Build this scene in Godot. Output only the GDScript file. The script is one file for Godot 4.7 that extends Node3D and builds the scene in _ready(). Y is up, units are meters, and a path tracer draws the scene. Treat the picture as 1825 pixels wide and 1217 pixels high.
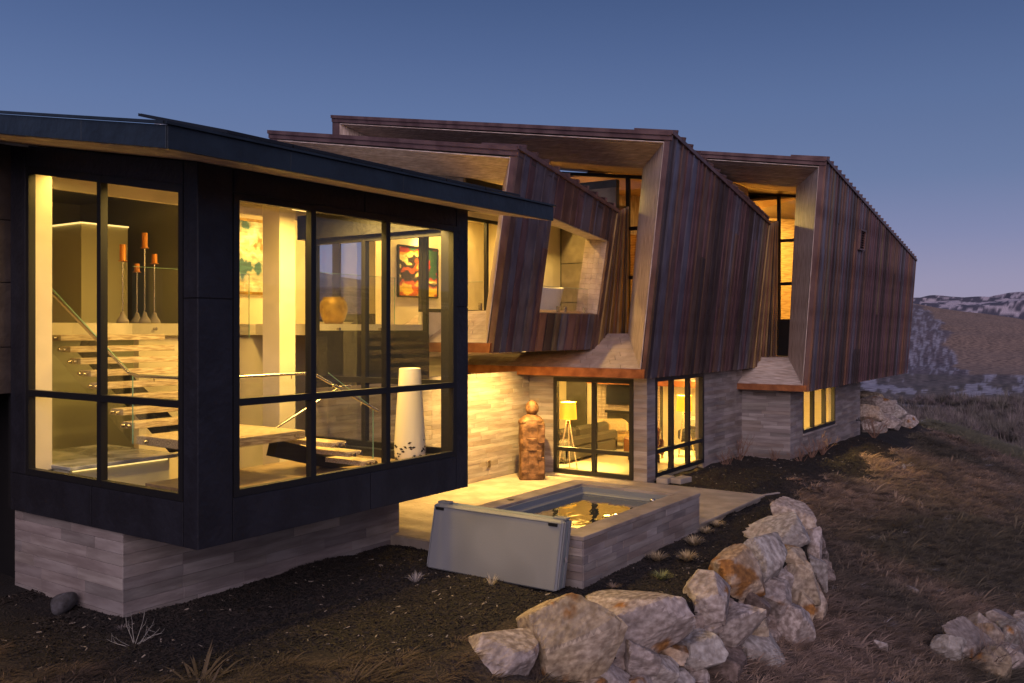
extends Node3D
# A copper and limestone house on a hillside at dusk. World axes: x runs away to the right (a), -z away to the left (b), y up; the patio is y = 0.

var rng := RandomNumberGenerator.new()
var M := {}
var used := {}
var house: Node3D
var stone_left := 270

class MB:
	var v := PackedVector3Array()
	var n := PackedVector3Array()
	var c := PackedColorArray()
	var tint := Color(1, 1, 1)
	func tri(a: Vector3, b: Vector3, d: Vector3, nn: Vector3) -> void:
		if (b - a).cross(d - a).dot(nn) > 0.0:
			v.append(a); v.append(d); v.append(b)
		else:
			v.append(a); v.append(b); v.append(d)
		for i in 3:
			n.append(nn); c.append(tint)
	func tri3(a: Vector3, b: Vector3, d: Vector3, na: Vector3, nb: Vector3, nd: Vector3) -> void:
		if (b - a).cross(d - a).dot(na + nb + nd) > 0.0:
			v.append(a); v.append(d); v.append(b)
			n.append(na); n.append(nd); n.append(nb)
		else:
			v.append(a); v.append(b); v.append(d)
			n.append(na); n.append(nb); n.append(nd)
		for i in 3:
			c.append(tint)
	func quad(a: Vector3, b: Vector3, d: Vector3, e: Vector3, away: Vector3) -> void:
		var n1 := (b - a).cross(d - a)
		if n1.length() < 1e-9:
			n1 = (d - a).cross(e - a)
		n1 = n1.normalized()
		if n1.dot((a + b + d + e) * 0.25 - away) < 0.0:
			n1 = -n1
		tri(a, b, d, n1)
		var n2 := (d - a).cross(e - a).normalized()
		if n2.dot(n1) < 0.0:
			n2 = -n2
		tri(a, d, e, n2)
	func hexa(p: Array) -> void:
		var m := Vector3.ZERO
		for q in p:
			m += q
		m /= 8.0
		for f in [[0, 1, 2, 3], [4, 5, 6, 7], [0, 1, 5, 4], [1, 2, 6, 5], [2, 3, 7, 6], [3, 0, 4, 7]]:
			quad(p[f[0]], p[f[1]], p[f[2]], p[f[3]], m)
	func box(lo: Vector3, hi: Vector3) -> void:
		var a := Vector3(minf(lo.x, hi.x), minf(lo.y, hi.y), minf(lo.z, hi.z))
		var b := Vector3(maxf(lo.x, hi.x), maxf(lo.y, hi.y), maxf(lo.z, hi.z))
		hexa([Vector3(a.x, a.y, a.z), Vector3(b.x, a.y, a.z), Vector3(b.x, a.y, b.z), Vector3(a.x, a.y, b.z), Vector3(a.x, b.y, a.z), Vector3(b.x, b.y, a.z), Vector3(b.x, b.y, b.z), Vector3(a.x, b.y, b.z)])
	# a box with its top (or any) edges chamfered by k
	func soft_box(lo: Vector3, hi: Vector3, k: float) -> void:
		var a := Vector3(minf(lo.x, hi.x), minf(lo.y, hi.y), minf(lo.z, hi.z))
		var b := Vector3(maxf(lo.x, hi.x), maxf(lo.y, hi.y), maxf(lo.z, hi.z))
		var mid := (a + b) * 0.5
		var xs := [a.x, a.x + k, b.x - k, b.x]
		var zs := [a.z, a.z + k, b.z - k, b.z]
		var ring := func(y: float, inset: bool) -> Array:
			var s := k if inset else 0.0
			return [Vector3(xs[1], y, a.z + s), Vector3(xs[2], y, a.z + s), Vector3(b.x - s, y, zs[1]), Vector3(b.x - s, y, zs[2]), Vector3(xs[2], y, b.z - s), Vector3(xs[1], y, b.z - s), Vector3(a.x + s, y, zs[2]), Vector3(a.x + s, y, zs[1])]
		var r: Array = [ring.call(a.y, true), ring.call(a.y + k, false), ring.call(b.y - k, false), ring.call(b.y, true)]
		for i in 3:
			for j in 8:
				quad(r[i][j], r[i][(j + 1) % 8], r[i + 1][(j + 1) % 8], r[i + 1][j], mid)
		for i in [0, 3]:
			var m := Vector3(mid.x, r[i][0].y, mid.z)
			for j in 8:
				tri(m, r[i][j], r[i][(j + 1) % 8], Vector3(0, 1 if i == 3 else -1, 0))
	func bar(p: Vector3, q: Vector3, w: float, h: float, up := Vector3.UP) -> void:
		var d := (q - p).normalized()
		var s := d.cross(up)
		if s.length() < 0.01:
			s = d.cross(Vector3.RIGHT)
		s = s.normalized() * w * 0.5
		var u := s.cross(d).normalized() * h * 0.5
		hexa([p - s - u, p + s - u, p + s + u, p - s + u, q - s - u, q + s - u, q + s + u, q - s + u])
	func tube(path: Array, radii: Array, seg := 8) -> void:
		var rings := []
		for i in path.size():
			var d: Vector3 = (path[mini(i + 1, path.size() - 1)] - path[maxi(i - 1, 0)]).normalized()
			var s := d.cross(Vector3.UP)
			if s.length() < 0.05:
				s = d.cross(Vector3.RIGHT)
			s = s.normalized()
			var u := s.cross(d).normalized()
			var r: float = radii[mini(i, radii.size() - 1)]
			var ring := []
			for j in seg:
				var t := TAU * j / seg
				ring.append([path[i] + (s * cos(t) + u * sin(t)) * r, s * cos(t) + u * sin(t)])
			rings.append(ring)
		for i in path.size() - 1:
			for j in seg:
				var a = rings[i][j]; var b = rings[i][(j + 1) % seg]; var d = rings[i + 1][(j + 1) % seg]; var e = rings[i + 1][j]
				tri3(a[0], b[0], d[0], a[1], b[1], d[1])
				tri3(a[0], d[0], e[0], a[1], d[1], e[1])
		for i in [0, path.size() - 1]:
			var nn: Vector3 = (path[0] - path[1] if i == 0 else path[-1] - path[-2]).normalized()
			for j in seg:
				tri(path[i], rings[i][j][0], rings[i][(j + 1) % seg][0], nn)
	# rings of points joined to a skin with smooth normals
	func skin(rings: Array, closed := true, caps := true) -> void:
		var R := rings.size(); var S: int = rings[0].size()
		var norm := []
		var mid := []
		for i in R:
			var m := Vector3.ZERO
			for p in rings[i]:
				m += p
			mid.append(m / S)
		var acc := PackedVector3Array(); acc.resize(R * S)
		for i in R - 1:
			for j in (S if closed else S - 1):
				var k := (j + 1) % S
				var a: Vector3 = rings[i][j]; var b: Vector3 = rings[i][k]; var d: Vector3 = rings[i + 1][k]; var e: Vector3 = rings[i + 1][j]
				var f := (d - a).cross(e - b)
				acc[i * S + j] += f; acc[i * S + k] += f; acc[(i + 1) * S + k] += f; acc[(i + 1) * S + j] += f
		var flip := 0.0
		for i in R:
			for j in S:
				flip += acc[i * S + j].dot(rings[i][j] - mid[i])
		var sg := 1.0 if flip >= 0.0 else -1.0
		for i in R * S:
			acc[i] = (acc[i] * sg).normalized()
		for i in R - 1:
			for j in (S if closed else S - 1):
				var k := (j + 1) % S
				tri3(rings[i][j], rings[i][k], rings[i + 1][k], acc[i * S + j], acc[i * S + k], acc[(i + 1) * S + k])
				tri3(rings[i][j], rings[i + 1][k], rings[i + 1][j], acc[i * S + j], acc[(i + 1) * S + k], acc[(i + 1) * S + j])
		if caps:
			for i in [0, R - 1]:
				var nn: Vector3 = mid[i] - mid[1 if i == 0 else R - 2]
				if nn.length() < 1e-5:
					continue
				nn = nn.normalized()
				for j in S:
					tri(mid[i], rings[i][j], rings[i][(j + 1) % S], nn)
	func lathe(at: Vector3, prof: Array, seg := 20) -> void:
		var rings := []
		for q in prof:
			var ring := []
			for j in seg:
				var t := TAU * j / seg
				ring.append(at + Vector3(cos(t) * q[0], q[1], sin(t) * q[0]))
			rings.append(ring)
		skin(rings)
	func mesh() -> ArrayMesh:
		var a := []
		a.resize(Mesh.ARRAY_MAX)
		a[Mesh.ARRAY_VERTEX] = v; a[Mesh.ARRAY_NORMAL] = n; a[Mesh.ARRAY_COLOR] = c
		var m := ArrayMesh.new()
		m.add_surface_from_arrays(Mesh.PRIMITIVE_TRIANGLES, a)
		return m

# ---------- helpers ----------
func P(a: float, y: float, b: float) -> Vector3:
	return Vector3(a, y, -b)

func lin(r: float, g: float, b: float, al := 1.0) -> Color:
	var k := Color(r, g, b).linear_to_srgb()
	k.a = al
	return k

func numbered(s: String) -> String:
	used[s] = used.get(s, -1) + 1
	return s if used[s] == 0 else "%s_%03d" % [s, used[s]]

func origin_of(o: Node) -> Vector3:
	var p := Vector3.ZERO
	while o != self and o != null:
		p += (o as Node3D).position
		o = o.get_parent()
	return p

func thing(called: String, label: String, category: String, at := Vector3.ZERO, group := "", turn := 0.0) -> Node3D:
	var o := Node3D.new()
	o.name = numbered(called)
	o.position = at
	o.rotation.y = turn
	o.set_meta("label", label); o.set_meta("category", category)
	if group != "":
		o.set_meta("group", group)
	add_child(o)
	return o

# commits a mesh builder as ONE part. Vertices are in world coordinates unless local is set
func put(mb: MB, called: String, m, parent: Node, local := false) -> MeshInstance3D:
	var o := MeshInstance3D.new()
	if parent == self:
		o.name = numbered(called)
	else:
		o.name = called
	if not local and parent != self:
		var g := origin_of(parent)
		for i in mb.v.size():
			mb.v[i] -= g
	o.mesh = mb.mesh()
	o.material_override = m if m is Material else M[m]
	parent.add_child(o, true)
	return o

func struct(mb: MB, called: String, m, label: String, category: String) -> MeshInstance3D:
	var o := put(mb, called, m, self)
	o.set_meta("kind", "structure"); o.set_meta("label", label); o.set_meta("category", category)
	return o

func tag(o: Node, label: String, category: String, group := "", kind := "") -> void:
	o.set_meta("label", label); o.set_meta("category", category)
	if group != "":
		o.set_meta("group", group)
	if kind != "":
		o.set_meta("kind", kind)

func noise_tex(freq: float, lo: Color, hi: Color, sd: int, size := 256, oct := 4, kind := FastNoiseLite.TYPE_SIMPLEX_SMOOTH) -> NoiseTexture2D:
	var f := FastNoiseLite.new()
	f.noise_type = kind; f.frequency = freq; f.seed = sd; f.fractal_octaves = oct
	var t := NoiseTexture2D.new()
	t.width = size; t.height = size; t.seamless = true; t.noise = f
	var g := Gradient.new()
	g.set_color(0, lo); g.set_color(1, hi)
	g.set_offset(0, 0.25); g.set_offset(1, 0.75)
	t.color_ramp = g
	return t

func bump_tex(freq: float, sd: int, size := 256, oct := 5) -> NoiseTexture2D:
	var f := FastNoiseLite.new()
	f.frequency = freq; f.seed = sd; f.fractal_octaves = oct
	var t := NoiseTexture2D.new()
	t.width = size; t.height = size; t.seamless = true; t.noise = f
	t.as_normal_map = true; t.bump_strength = 6.0
	return t

func mat(key: String, color: Color, rough := 0.8, metal := 0.0, tex = null, scale := Vector3.ONE, bump = null, bump_k := 1.0) -> StandardMaterial3D:
	var m := StandardMaterial3D.new()
	m.albedo_color = color; m.roughness = rough; m.metallic = metal
	if tex != null:
		m.albedo_texture = tex
	if bump != null:
		m.normal_enabled = true; m.normal_texture = bump; m.normal_scale = bump_k
	if tex != null or bump != null:
		m.uv1_triplanar = true; m.uv1_world_triplanar = true; m.uv1_scale = scale
	m.vertex_color_use_as_albedo = true
	M[key] = m
	return m

func glow(key: String, color: Color, k: float) -> void:
	var m := StandardMaterial3D.new()
	m.albedo_color = color; m.emission_enabled = true; m.emission = color; m.emission_energy_multiplier = k
	M[key] = m

func glass(key: String, color: Color, spec := 0.5) -> StandardMaterial3D:
	var m := StandardMaterial3D.new()
	m.albedo_color = color; m.transparency = BaseMaterial3D.TRANSPARENCY_ALPHA
	m.roughness = 0.0; m.metallic_specular = spec; m.cull_mode = BaseMaterial3D.CULL_DISABLED
	M[key] = m
	return m

func bil(q: Array, u: float, v: float) -> Vector3:
	return (q[0] as Vector3).lerp(q[1], u).lerp((q[3] as Vector3).lerp(q[2], u), v)

func pick(keys: Array):
	return keys[rng.randi() % keys.size()]

# one proud piece of the quad q (corners u0v0, u1v0, u1v1, u0v1), out along nn, with its outer edges chamfered
func piece(mb: MB, q: Array, nn: Vector3, u0: float, u1: float, v0: float, v1: float, gap: float, thick: float, base := 0.0, ch := 0.004) -> void:
	var lu := (bil(q, 1, 0.5) - bil(q, 0, 0.5)).length()
	var lv := (bil(q, 0.5, 1) - bil(q, 0.5, 0)).length()
	var gu := gap * 0.5 / lu; var gv := gap * 0.5 / lv
	var cu := minf(ch / lu, (u1 - u0) * 0.3); var cv := minf(ch / lv, (v1 - v0) * 0.3)
	u0 += gu; u1 -= gu; v0 += gv; v1 -= gv
	if u1 - u0 < 1e-4 or v1 - v0 < 1e-4:
		return
	var lo := nn * base; var mi := nn * (base + thick - ch * 0.7); var hi := nn * (base + thick)
	var k := [bil(q, u0, v0), bil(q, u1, v0), bil(q, u1, v1), bil(q, u0, v1)]
	var j := [bil(q, u0 + cu, v0 + cv), bil(q, u1 - cu, v0 + cv), bil(q, u1 - cu, v1 - cv), bil(q, u0 + cu, v1 - cv)]
	var m: Vector3 = (k[0] + k[1] + k[2] + k[3]) * 0.25 + nn * (base + thick * 0.3)
	for i in 4:
		var i2 := (i + 1) % 4
		mb.quad(k[i] + lo, k[i2] + lo, k[i2] + mi, k[i] + mi, m)
		mb.quad(k[i] + mi, k[i2] + mi, j[i2] + hi, j[i] + hi, m)
	mb.quad(j[0] + hi, j[1] + hi, j[2] + hi, j[3] + hi, m)

# rows along v cut into lengths along u; each piece a part, or all joined as stuff
func courses(parent: Node, called: String, keys: Array, q: Array, nn: Vector3, row: float, l0: float, l1: float, gap: float, thick: float, joined := false, uneven := 0.004) -> void:
	var lu := (bil(q, 1, 0.5) - bil(q, 0, 0.5)).length()
	var lv := (bil(q, 0.5, 1) - bil(q, 0.5, 0)).length()
	var rows := maxi(1, int(round(lv / row)))
	var all := {}
	for r in rows:
		var u := -rng.randf() * 0.6 * l0 / lu
		while u < 0.999:
			var w := rng.randf_range(l0, l1) / lu
			var a := maxf(u, 0.0); var b := minf(u + w, 1.0)
			if 1.0 - b < 0.12 * l0 / lu:
				b = 1.0
			if b - a > 0.01 * l0 / lu:
				var key = pick(keys)
				var mb: MB
				if joined:
					if not all.has(key):
						all[key] = MB.new()
					mb = all[key]
				else:
					mb = MB.new()
				var t := rng.randf_range(0.74, 1.12) if uneven > 0.0015 else rng.randf_range(0.92, 1.05)
				mb.tint = Color(t, t * rng.randf_range(0.97, 1.01), t * rng.randf_range(0.95, 1.01))
				piece(mb, q, nn, a, b, float(r) / rows, float(r + 1) / rows, gap, thick + rng.randf() * uneven)
				if not joined and mb.v.size():
					put(mb, called, key, parent)
			u = b if b < 1.0 else 1.0
	if joined:
		for key in all:
			var o := put(all[key], called + "s", key, parent)
			o.set_meta("kind", "stuff")

# boards along u, side by side across v
func boards(parent: Node, called: String, keys: Array, q: Array, nn: Vector3, count: int, gap := 0.014, thick := 0.022) -> void:
	for r in count:
		var mb := MB.new()
		var t := rng.randf_range(0.84, 1.08)
		mb.tint = Color(t, t * 0.99, t * 0.98)
		piece(mb, q, nn, 0, 1, float(r) / count, float(r + 1) / count, gap, thick, 0.0, 0.003)
		put(mb, called, pick(keys), parent)

# a plate of thickness th behind the quad q
func plate(mb: MB, q: Array, nn: Vector3, th: float) -> void:
	mb.hexa([q[0], q[1], q[2], q[3], q[0] - nn * th, q[1] - nn * th, q[2] - nn * th, q[3] - nn * th])

func qnorm(q: Array, towards: Vector3) -> Vector3:
	var n: Vector3 = ((q[2] - q[0]) as Vector3).cross(q[3] - q[1]).normalized()
	return n if n.dot(towards) > 0.0 else -n

# a pane lying in the upright plane of the corner points
func pane(parent: Node, p: Vector3, q: Vector3, key := "glass", th := 0.012) -> void:
	var mb := MB.new()
	var d := Vector3(q.x - p.x, 0, q.z - p.z).normalized()
	var s := Vector3(-d.z, 0, d.x)
	mb.quad(Vector3(p.x, p.y, p.z), Vector3(q.x, p.y, q.z), Vector3(q.x, q.y, q.z), Vector3(p.x, q.y, p.z), p - s)
	put(mb, "pane", key, parent)

# window in an upright plane from p to q (bottom corner to top corner): columns cut at cu (metres along), rows at cv (heights), bars of width w and depth d
func window(p: Vector3, q: Vector3, cu: Array, cv: Array, w: float, d: float, key := "glass", top_far := NAN) -> MeshInstance3D:
	var al := Vector3(q.x - p.x, 0, q.z - p.z)
	var L := al.length(); al /= L
	var hi0 := q.y
	var hi1 := q.y if is_nan(top_far) else top_far
	var top := func(s: float) -> float: return lerpf(hi0, hi1, s / L)
	var mb := MB.new()
	var us := [0.0] + cu + [L]
	var side := Vector3(-al.z, 0, al.x)
	for i in us.size():
		var s: float = us[i]
		var ww := w
		if i == 0: s += w * 0.5
		if i == us.size() - 1: s -= w * 0.5
		var b := p + al * s
		var x := al * ww * 0.5; var z := side * d * 0.5
		var t: float = top.call(s) - p.y
		mb.hexa([b - x - z, b + x - z, b + x + z, b - x + z, b - x - z + Vector3(0, t, 0), b + x - z + Vector3(0, t, 0), b + x + z + Vector3(0, t, 0), b - x + z + Vector3(0, t, 0)])
	var cells := []
	for i in us.size() - 1:
		var s0: float = us[i] + (w if i == 0 else w * 0.5)
		var s1: float = us[i + 1] - (w if i == us.size() - 2 else w * 0.5)
		var lev := [[p.y, p.y]] + cv.map(func(y): return [y, y]) + [[top.call(s0), top.call(s1)]]
		for k in lev.size():
			var y0: float = lev[k][0]; var y1: float = lev[k][1]
			if k == 0: y0 += w * 0.5; y1 += w * 0.5
			if k == lev.size() - 1: y0 -= w * 0.5; y1 -= w * 0.5
			var a := p + al * s0; var b := p + al * s1
			a.y = y0; b.y = y1
			mb.bar(a, b, d - 0.004, w)
			lev[k] = [y0, y1]
		for k in lev.size() - 1:
			cells.append([s0 - 0.01, s1 + 0.01, lev[k], lev[k + 1]])
	var o := put(mb, "window", "black", house)
	for cc in cells:
		var g := MB.new()
		var a0: Vector3 = p + al * cc[0]; var b0: Vector3 = p + al * cc[1]
		a0.y = cc[2][0]; b0.y = cc[2][1]
		var a1 := Vector3(a0.x, cc[3][0], a0.z); var b1 := Vector3(b0.x, cc[3][1], b0.z)
		g.quad(a0, b0, b1, a1, a0 + side)
		put(g, "pane", key, o)
	return o

# a lit ceiling panel or strip: the glowing face and the light just in front of it
func ceiling_lamp(at: Vector3, sx: float, sz: float, energy: float, color: Color, turn := 0.0) -> void:
	var mb := MB.new()
	mb.box(Vector3(-sx / 2, 0, -sz / 2), Vector3(sx / 2, 0.03, sz / 2))
	var o := put(mb, "ceiling_light", "led", house, true)
	o.position = at - origin_of(house)
	o.rotation.y = turn
	var l := AreaLight3D.new()
	l.name = "ceiling_light_glow"
	l.area_size = Vector2(sx, sz)
	l.light_energy = energy; l.light_color = color; l.shadow_enabled = true
	l.set("area_range", 30.0)
	l.position = Vector3(0, -0.012, 0)
	l.rotation_degrees.x = -90
	o.add_child(l)

func spot(at: Vector3, to: Vector3, energy: float, color: Color, cone: float, size := 0.04) -> void:
	var mb := MB.new()
	mb.lathe(Vector3.ZERO, [[0.0, 0.0], [0.045, 0.0], [0.055, 0.008], [0.055, 0.03], [0.0, 0.03]], 14)
	var o := put(mb, "downlight", "led", house, true)
	o.position = at - origin_of(house)
	var l := SpotLight3D.new()
	l.name = "downlight_glow"
	l.light_energy = energy; l.light_color = color; l.spot_angle = cone; l.spot_angle_attenuation = 0.8
	l.light_size = size; l.spot_range = 30.0; l.spot_attenuation = 2.0; l.shadow_enabled = true
	o.add_child(l)
	l.position = Vector3(0, -0.03, 0)
	l.look_at_from_position(at + Vector3(0, -0.03, 0), to, Vector3.RIGHT)

const WARM := Color(1.0, 0.81, 0.41)

func _ready() -> void:
	rng.seed = 7
	var cam := Camera3D.new()
	cam.name = "camera"
	add_child(cam)
	cam.position = P(0, 3.6, 0)
	cam.rotation.y = deg_to_rad(34.5 - 90.0)
	cam.set_frustum(0.07559, Vector2(0, -0.001273), 0.1, 12000.0)
	cam.keep_aspect = Camera3D.KEEP_HEIGHT
	cam.current = true
	var env := Environment.new()
	env.background_mode = Environment.BG_SKY
	var sm := PanoramaSkyMaterial.new()
	sm.panorama = ImageTexture.create_from_image(dusk_sky())
	var sky := Sky.new()
	sky.sky_material = sm
	env.sky = sky
	env.tonemap_mode = Environment.TONE_MAPPER_LINEAR
	env.tonemap_exposure = 1.0
	env.sdfgi_enabled = true; env.ssao_enabled = true; env.ssil_enabled = true
	env.fog_enabled = false
	env.fog_density = 0.00006
	env.fog_light_color = Color8(170, 165, 190)
	var we := WorldEnvironment.new()
	we.name = "environment"
	we.environment = env
	add_child(we)
	# the afterglow of a sun that is already down, low behind the camera
	var sun := DirectionalLight3D.new()
	sun.name = "afterglow"
	sun.light_energy = 0.68
	sun.light_color = Color(1.0, 0.89, 0.90)
	sun.light_angular_distance = 60.0
	sun.shadow_enabled = true
	sun.sky_mode = DirectionalLight3D.SKY_MODE_LIGHT_ONLY
	add_child(sun)
	sun.look_at_from_position(P(0, 3.9, 0), P(8.0, 0, 4.6))
	materials()
	terrain()
	house = thing("modern_house", "copper-clad and limestone house with lit windows and a dark metal glass pavilion", "house", P(12, 0, 12))
	pavilion()
	pavilion_inside()
	copper_volumes()
	lower_house()
	rooms()
	patio_things()
	indoor_things()
	stairs()
	boulder_walls()
	plants()

# clear air after sunset: lavender at the horizon, blue above, a little darker towards the north (left)
func dusk_sky() -> Image:
	var stops := [[-90.0, Color8(44, 38, 46)], [-1.0, Color8(80, 70, 84)], [0.0, Color8(164, 153, 176)], [3.0, Color8(153, 150, 180)], [5.6, Color8(134, 141, 179)], [9.0, Color8(113, 131, 172)], [13.5, Color8(99, 121, 166)], [17.0, Color8(86, 108, 154)], [20.5, Color8(73, 95, 140)], [35.0, Color8(56, 80, 132)], [90.0, Color8(44, 64, 112)]]
	var W := 256; var H := 512
	var img := Image.create(W, H, false, Image.FORMAT_RGBF)
	for y in H:
		var e := 90.0 - (y + 0.5) / H * 180.0
		var c: Color = (stops[0][1] as Color).srgb_to_linear()
		for k in stops.size() - 1:
			if e >= stops[k][0] and e <= stops[k + 1][0]:
				c = (stops[k][1] as Color).srgb_to_linear().lerp((stops[k + 1][1] as Color).srgb_to_linear(), (e - stops[k][0]) / (stops[k + 1][0] - stops[k][0]))
		for x in W:
			var az := (x + 0.5) / W * TAU - PI            # 0 towards -z
			var k := 1.0 - 0.22 * (0.5 + 0.5 * cos(az + 0.5)) * clampf(e / 12.0, 0.0, 1.0)
			img.set_pixel(x, y, Color(c.r * k, c.g * k, c.b * k))
	return img

func materials() -> void:
	var streak := noise_tex(0.012, Color(0.84, 0.82, 0.82), Color(1, 1, 1), 3, 256, 6)
	var mott := noise_tex(0.012, Color(0.86, 0.85, 0.85), Color(1, 1, 1), 9, 256, 6)
	var fine := bump_tex(0.06, 4)
	var coarse := bump_tex(0.02, 5)
	var ss := Vector3(0.22, 1.5, 0.22)
	mat("stone", lin(0.30, 0.265, 0.26), 0.85, 0, streak, ss, fine, 0.12)
	mat("stone_grey", lin(0.255, 0.23, 0.23), 0.85, 0, streak, ss, fine, 0.12)
	mat("stone_pale", lin(0.35, 0.315, 0.305), 0.85, 0, streak, ss, fine, 0.12)
	mat("stone_tan", lin(0.28, 0.235, 0.215), 0.85, 0, streak, ss, fine, 0.12)
	mat("stone_back", lin(0.20, 0.175, 0.165), 0.9)
	var patina := noise_tex(0.01, Color(0.8, 0.77, 0.78), Color(1, 1, 1), 12, 256, 6)
	var pt := Vector3(0.7, 0.35, 0.7)
	mat("copper_plum", lin(0.19, 0.118, 0.135), 0.38, 0.6, patina, pt)
	mat("copper_slate", lin(0.18, 0.172, 0.225), 0.34, 0.6, patina, pt)
	mat("copper_brown", lin(0.21, 0.135, 0.115), 0.38, 0.6, patina, pt)
	mat("copper_olive", lin(0.22, 0.175, 0.125), 0.38, 0.6, patina, pt)
	mat("copper_dark", lin(0.095, 0.073, 0.078), 0.36, 0.6, patina, pt)
	mat("copper_lamplit", lin(0.42, 0.28, 0.13), 0.4, 0.5, patina, pt)  # lamplight on the folded returns put into the sheet colour
	mat("copper_rust", lin(0.30, 0.165, 0.12), 0.38, 0.6, patina, pt)
	mat("copper_trim", lin(0.48, 0.19, 0.08), 0.4, 0.6, patina, Vector3(0.8, 0.8, 0.8), fine, 0.08)
	mat("copper_edge", lin(0.21, 0.125, 0.115), 0.45, 0.5, patina, pt)
	var grain := noise_tex(0.03, Color(0.74, 0.7, 0.66), Color(1, 1, 1), 21, 256, 4)
	mat("board", lin(0.80, 0.70, 0.65), 0.6, 0, grain, Vector3(3.0, 3.0, 0.25))
	mat("board_warm", lin(0.75, 0.64, 0.59), 0.6, 0, grain, Vector3(3.0, 3.0, 0.25))
	mat("board_pale", lin(0.84, 0.74, 0.69), 0.6, 0, grain, Vector3(3.0, 3.0, 0.25))
	mat("board_up", lin(0.66, 0.55, 0.50), 0.6, 0, grain, Vector3(3.0, 0.25, 3.0))
	mat("board_back", lin(0.03, 0.02, 0.016), 0.9)
	mat("tile", lin(0.46, 0.36, 0.31), 0.6, 0, mott, Vector3(0.7, 0.7, 0.7), fine, 0.2)
	mat("cladding_warm_lit", lin(0.085, 0.066, 0.058), 0.55, 0.1, mott, Vector3(0.5, 0.5, 0.5), fine, 0.12)  # cladding again, with warm light on the wing wall put into its colour
	mat("cladding", lin(0.020, 0.021, 0.032), 0.5, 0.25, mott, Vector3(0.5, 0.5, 0.5), fine, 0.12)
	mat("fascia", lin(0.026, 0.038, 0.052), 0.45, 0.4, mott, Vector3(0.4, 0.4, 0.4), fine, 0.1)
	mat("black", lin(0.012, 0.012, 0.014), 0.45, 0.2)
	mat("solar", lin(0.012, 0.016, 0.03), 0.12, 0.0)
	mat("steel", lin(0.55, 0.5, 0.44), 0.25, 0.95)
	mat("steel_white", lin(0.62, 0.63, 0.66), 0.35, 0.6)
	mat("dark_steel", lin(0.025, 0.027, 0.034), 0.4, 0.5)
	glass("glass", lin(0.01, 0.012, 0.013, 0.06))
	glass("rail_glass", lin(0.03, 0.05, 0.03, 0.07))
	glass("coated_glass", lin(0.02, 0.03, 0.008, 0.12), 0.8)
	mat("rail_edge", lin(0.22, 0.42, 0.32), 0.2)
	mat("plaster", lin(0.74, 0.66, 0.50), 0.8, 0, noise_tex(0.01, Color(0.93, 0.93, 0.92), Color(1, 1, 1), 31, 128, 3), Vector3(0.6, 0.6, 0.6))
	mat("plaster_olive", lin(0.62, 0.59, 0.40), 0.8)
	mat("room_dark", lin(0.07, 0.07, 0.062), 0.5, 0, mott, Vector3(0.6, 0.6, 0.6))
	mat("taupe", lin(0.26, 0.215, 0.165), 0.7, 0, mott, Vector3(0.5, 0.5, 0.5))
	mat("ceiling_wood", lin(0.50, 0.32, 0.14), 0.55, 0, grain, Vector3(3.0, 3.0, 0.25))
	mat("tread", lin(0.66, 0.55, 0.38), 0.5, 0, grain, Vector3(0.4, 4.0, 4.0))
	mat("dark_floor", lin(0.07, 0.05, 0.035), 0.5)
	mat("floor_tile", lin(0.30, 0.22, 0.14), 0.4, 0, mott, Vector3(0.8, 0.8, 0.8))
	mat("pale_floor", lin(0.50, 0.44, 0.33), 0.3)
	mat("marble", lin(0.62, 0.62, 0.58), 0.15, 0, noise_tex(0.01, Color(0.66, 0.67, 0.67), Color(1, 1, 1), 41, 256, 6), Vector3(0.5, 0.5, 0.5))
	mat("concrete", lin(0.33, 0.285, 0.245), 0.9, 0, noise_tex(0.012, Color(0.88, 0.87, 0.86), Color(1, 1, 1), 51, 512, 6), Vector3(0.25, 0.25, 0.25), bump_tex(0.15, 52, 256, 4), 0.1)
	mat("coping", lin(0.28, 0.235, 0.215), 0.8, 0, mott, Vector3(0.5, 0.5, 0.5), fine, 0.12)
	mat("lounge", lin(0.26, 0.255, 0.18), 0.6)
	mat("vinyl", lin(0.19, 0.20, 0.215), 0.6, 0, noise_tex(0.006, Color(0.86, 0.86, 0.86), Color(1, 1, 1), 61, 128, 3), Vector3(0.5, 0.5, 0.5), bump_tex(0.25, 62, 256, 2), 0.03)
	mat("soil", Color(1, 1, 1), 0.95, 0, noise_tex(0.06, Color(0.5, 0.48, 0.46), Color(1, 1, 1), 71, 512, 6), Vector3(0.5, 0.5, 0.5), bump_tex(0.09, 72, 512, 6), 1.2)
	mat("far_land", Color(1, 1, 1), 0.95, 0, noise_tex(0.05, Color(0.6, 0.58, 0.6), Color(1, 1, 1), 75, 512, 6), Vector3(0.01, 0.01, 0.01))
	mat("rock", Color(1, 1, 1), 0.9, 0, noise_tex(0.02, Color(0.66, 0.63, 0.61), Color(1, 1, 1), 81, 1024, 8), Vector3(0.45, 0.45, 0.45), bump_tex(0.06, 82, 512, 6), 0.3)
	mat("plain", Color(1, 1, 1), 0.8)
	mat("gloss", Color(1, 1, 1), 0.2)
	mat("cloth", Color(1, 1, 1), 0.95, 0, noise_tex(0.1, Color(0.8, 0.8, 0.8), Color(1, 1, 1), 91, 128, 3), Vector3(2, 2, 2), bump_tex(0.2, 92, 128, 3), 0.5)
	mat("blade", Color(1, 1, 1), 0.9)
	M.blade.cull_mode = BaseMaterial3D.CULL_DISABLED
	mat("bronze_art", lin(0.20, 0.105, 0.055), 0.62, 0.25, noise_tex(0.012, Color(0.5, 0.45, 0.4), Color(1, 1, 1), 101, 512, 7), Vector3(0.8, 0.8, 0.8), bump_tex(0.02, 102, 512, 7), 0.7)
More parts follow.
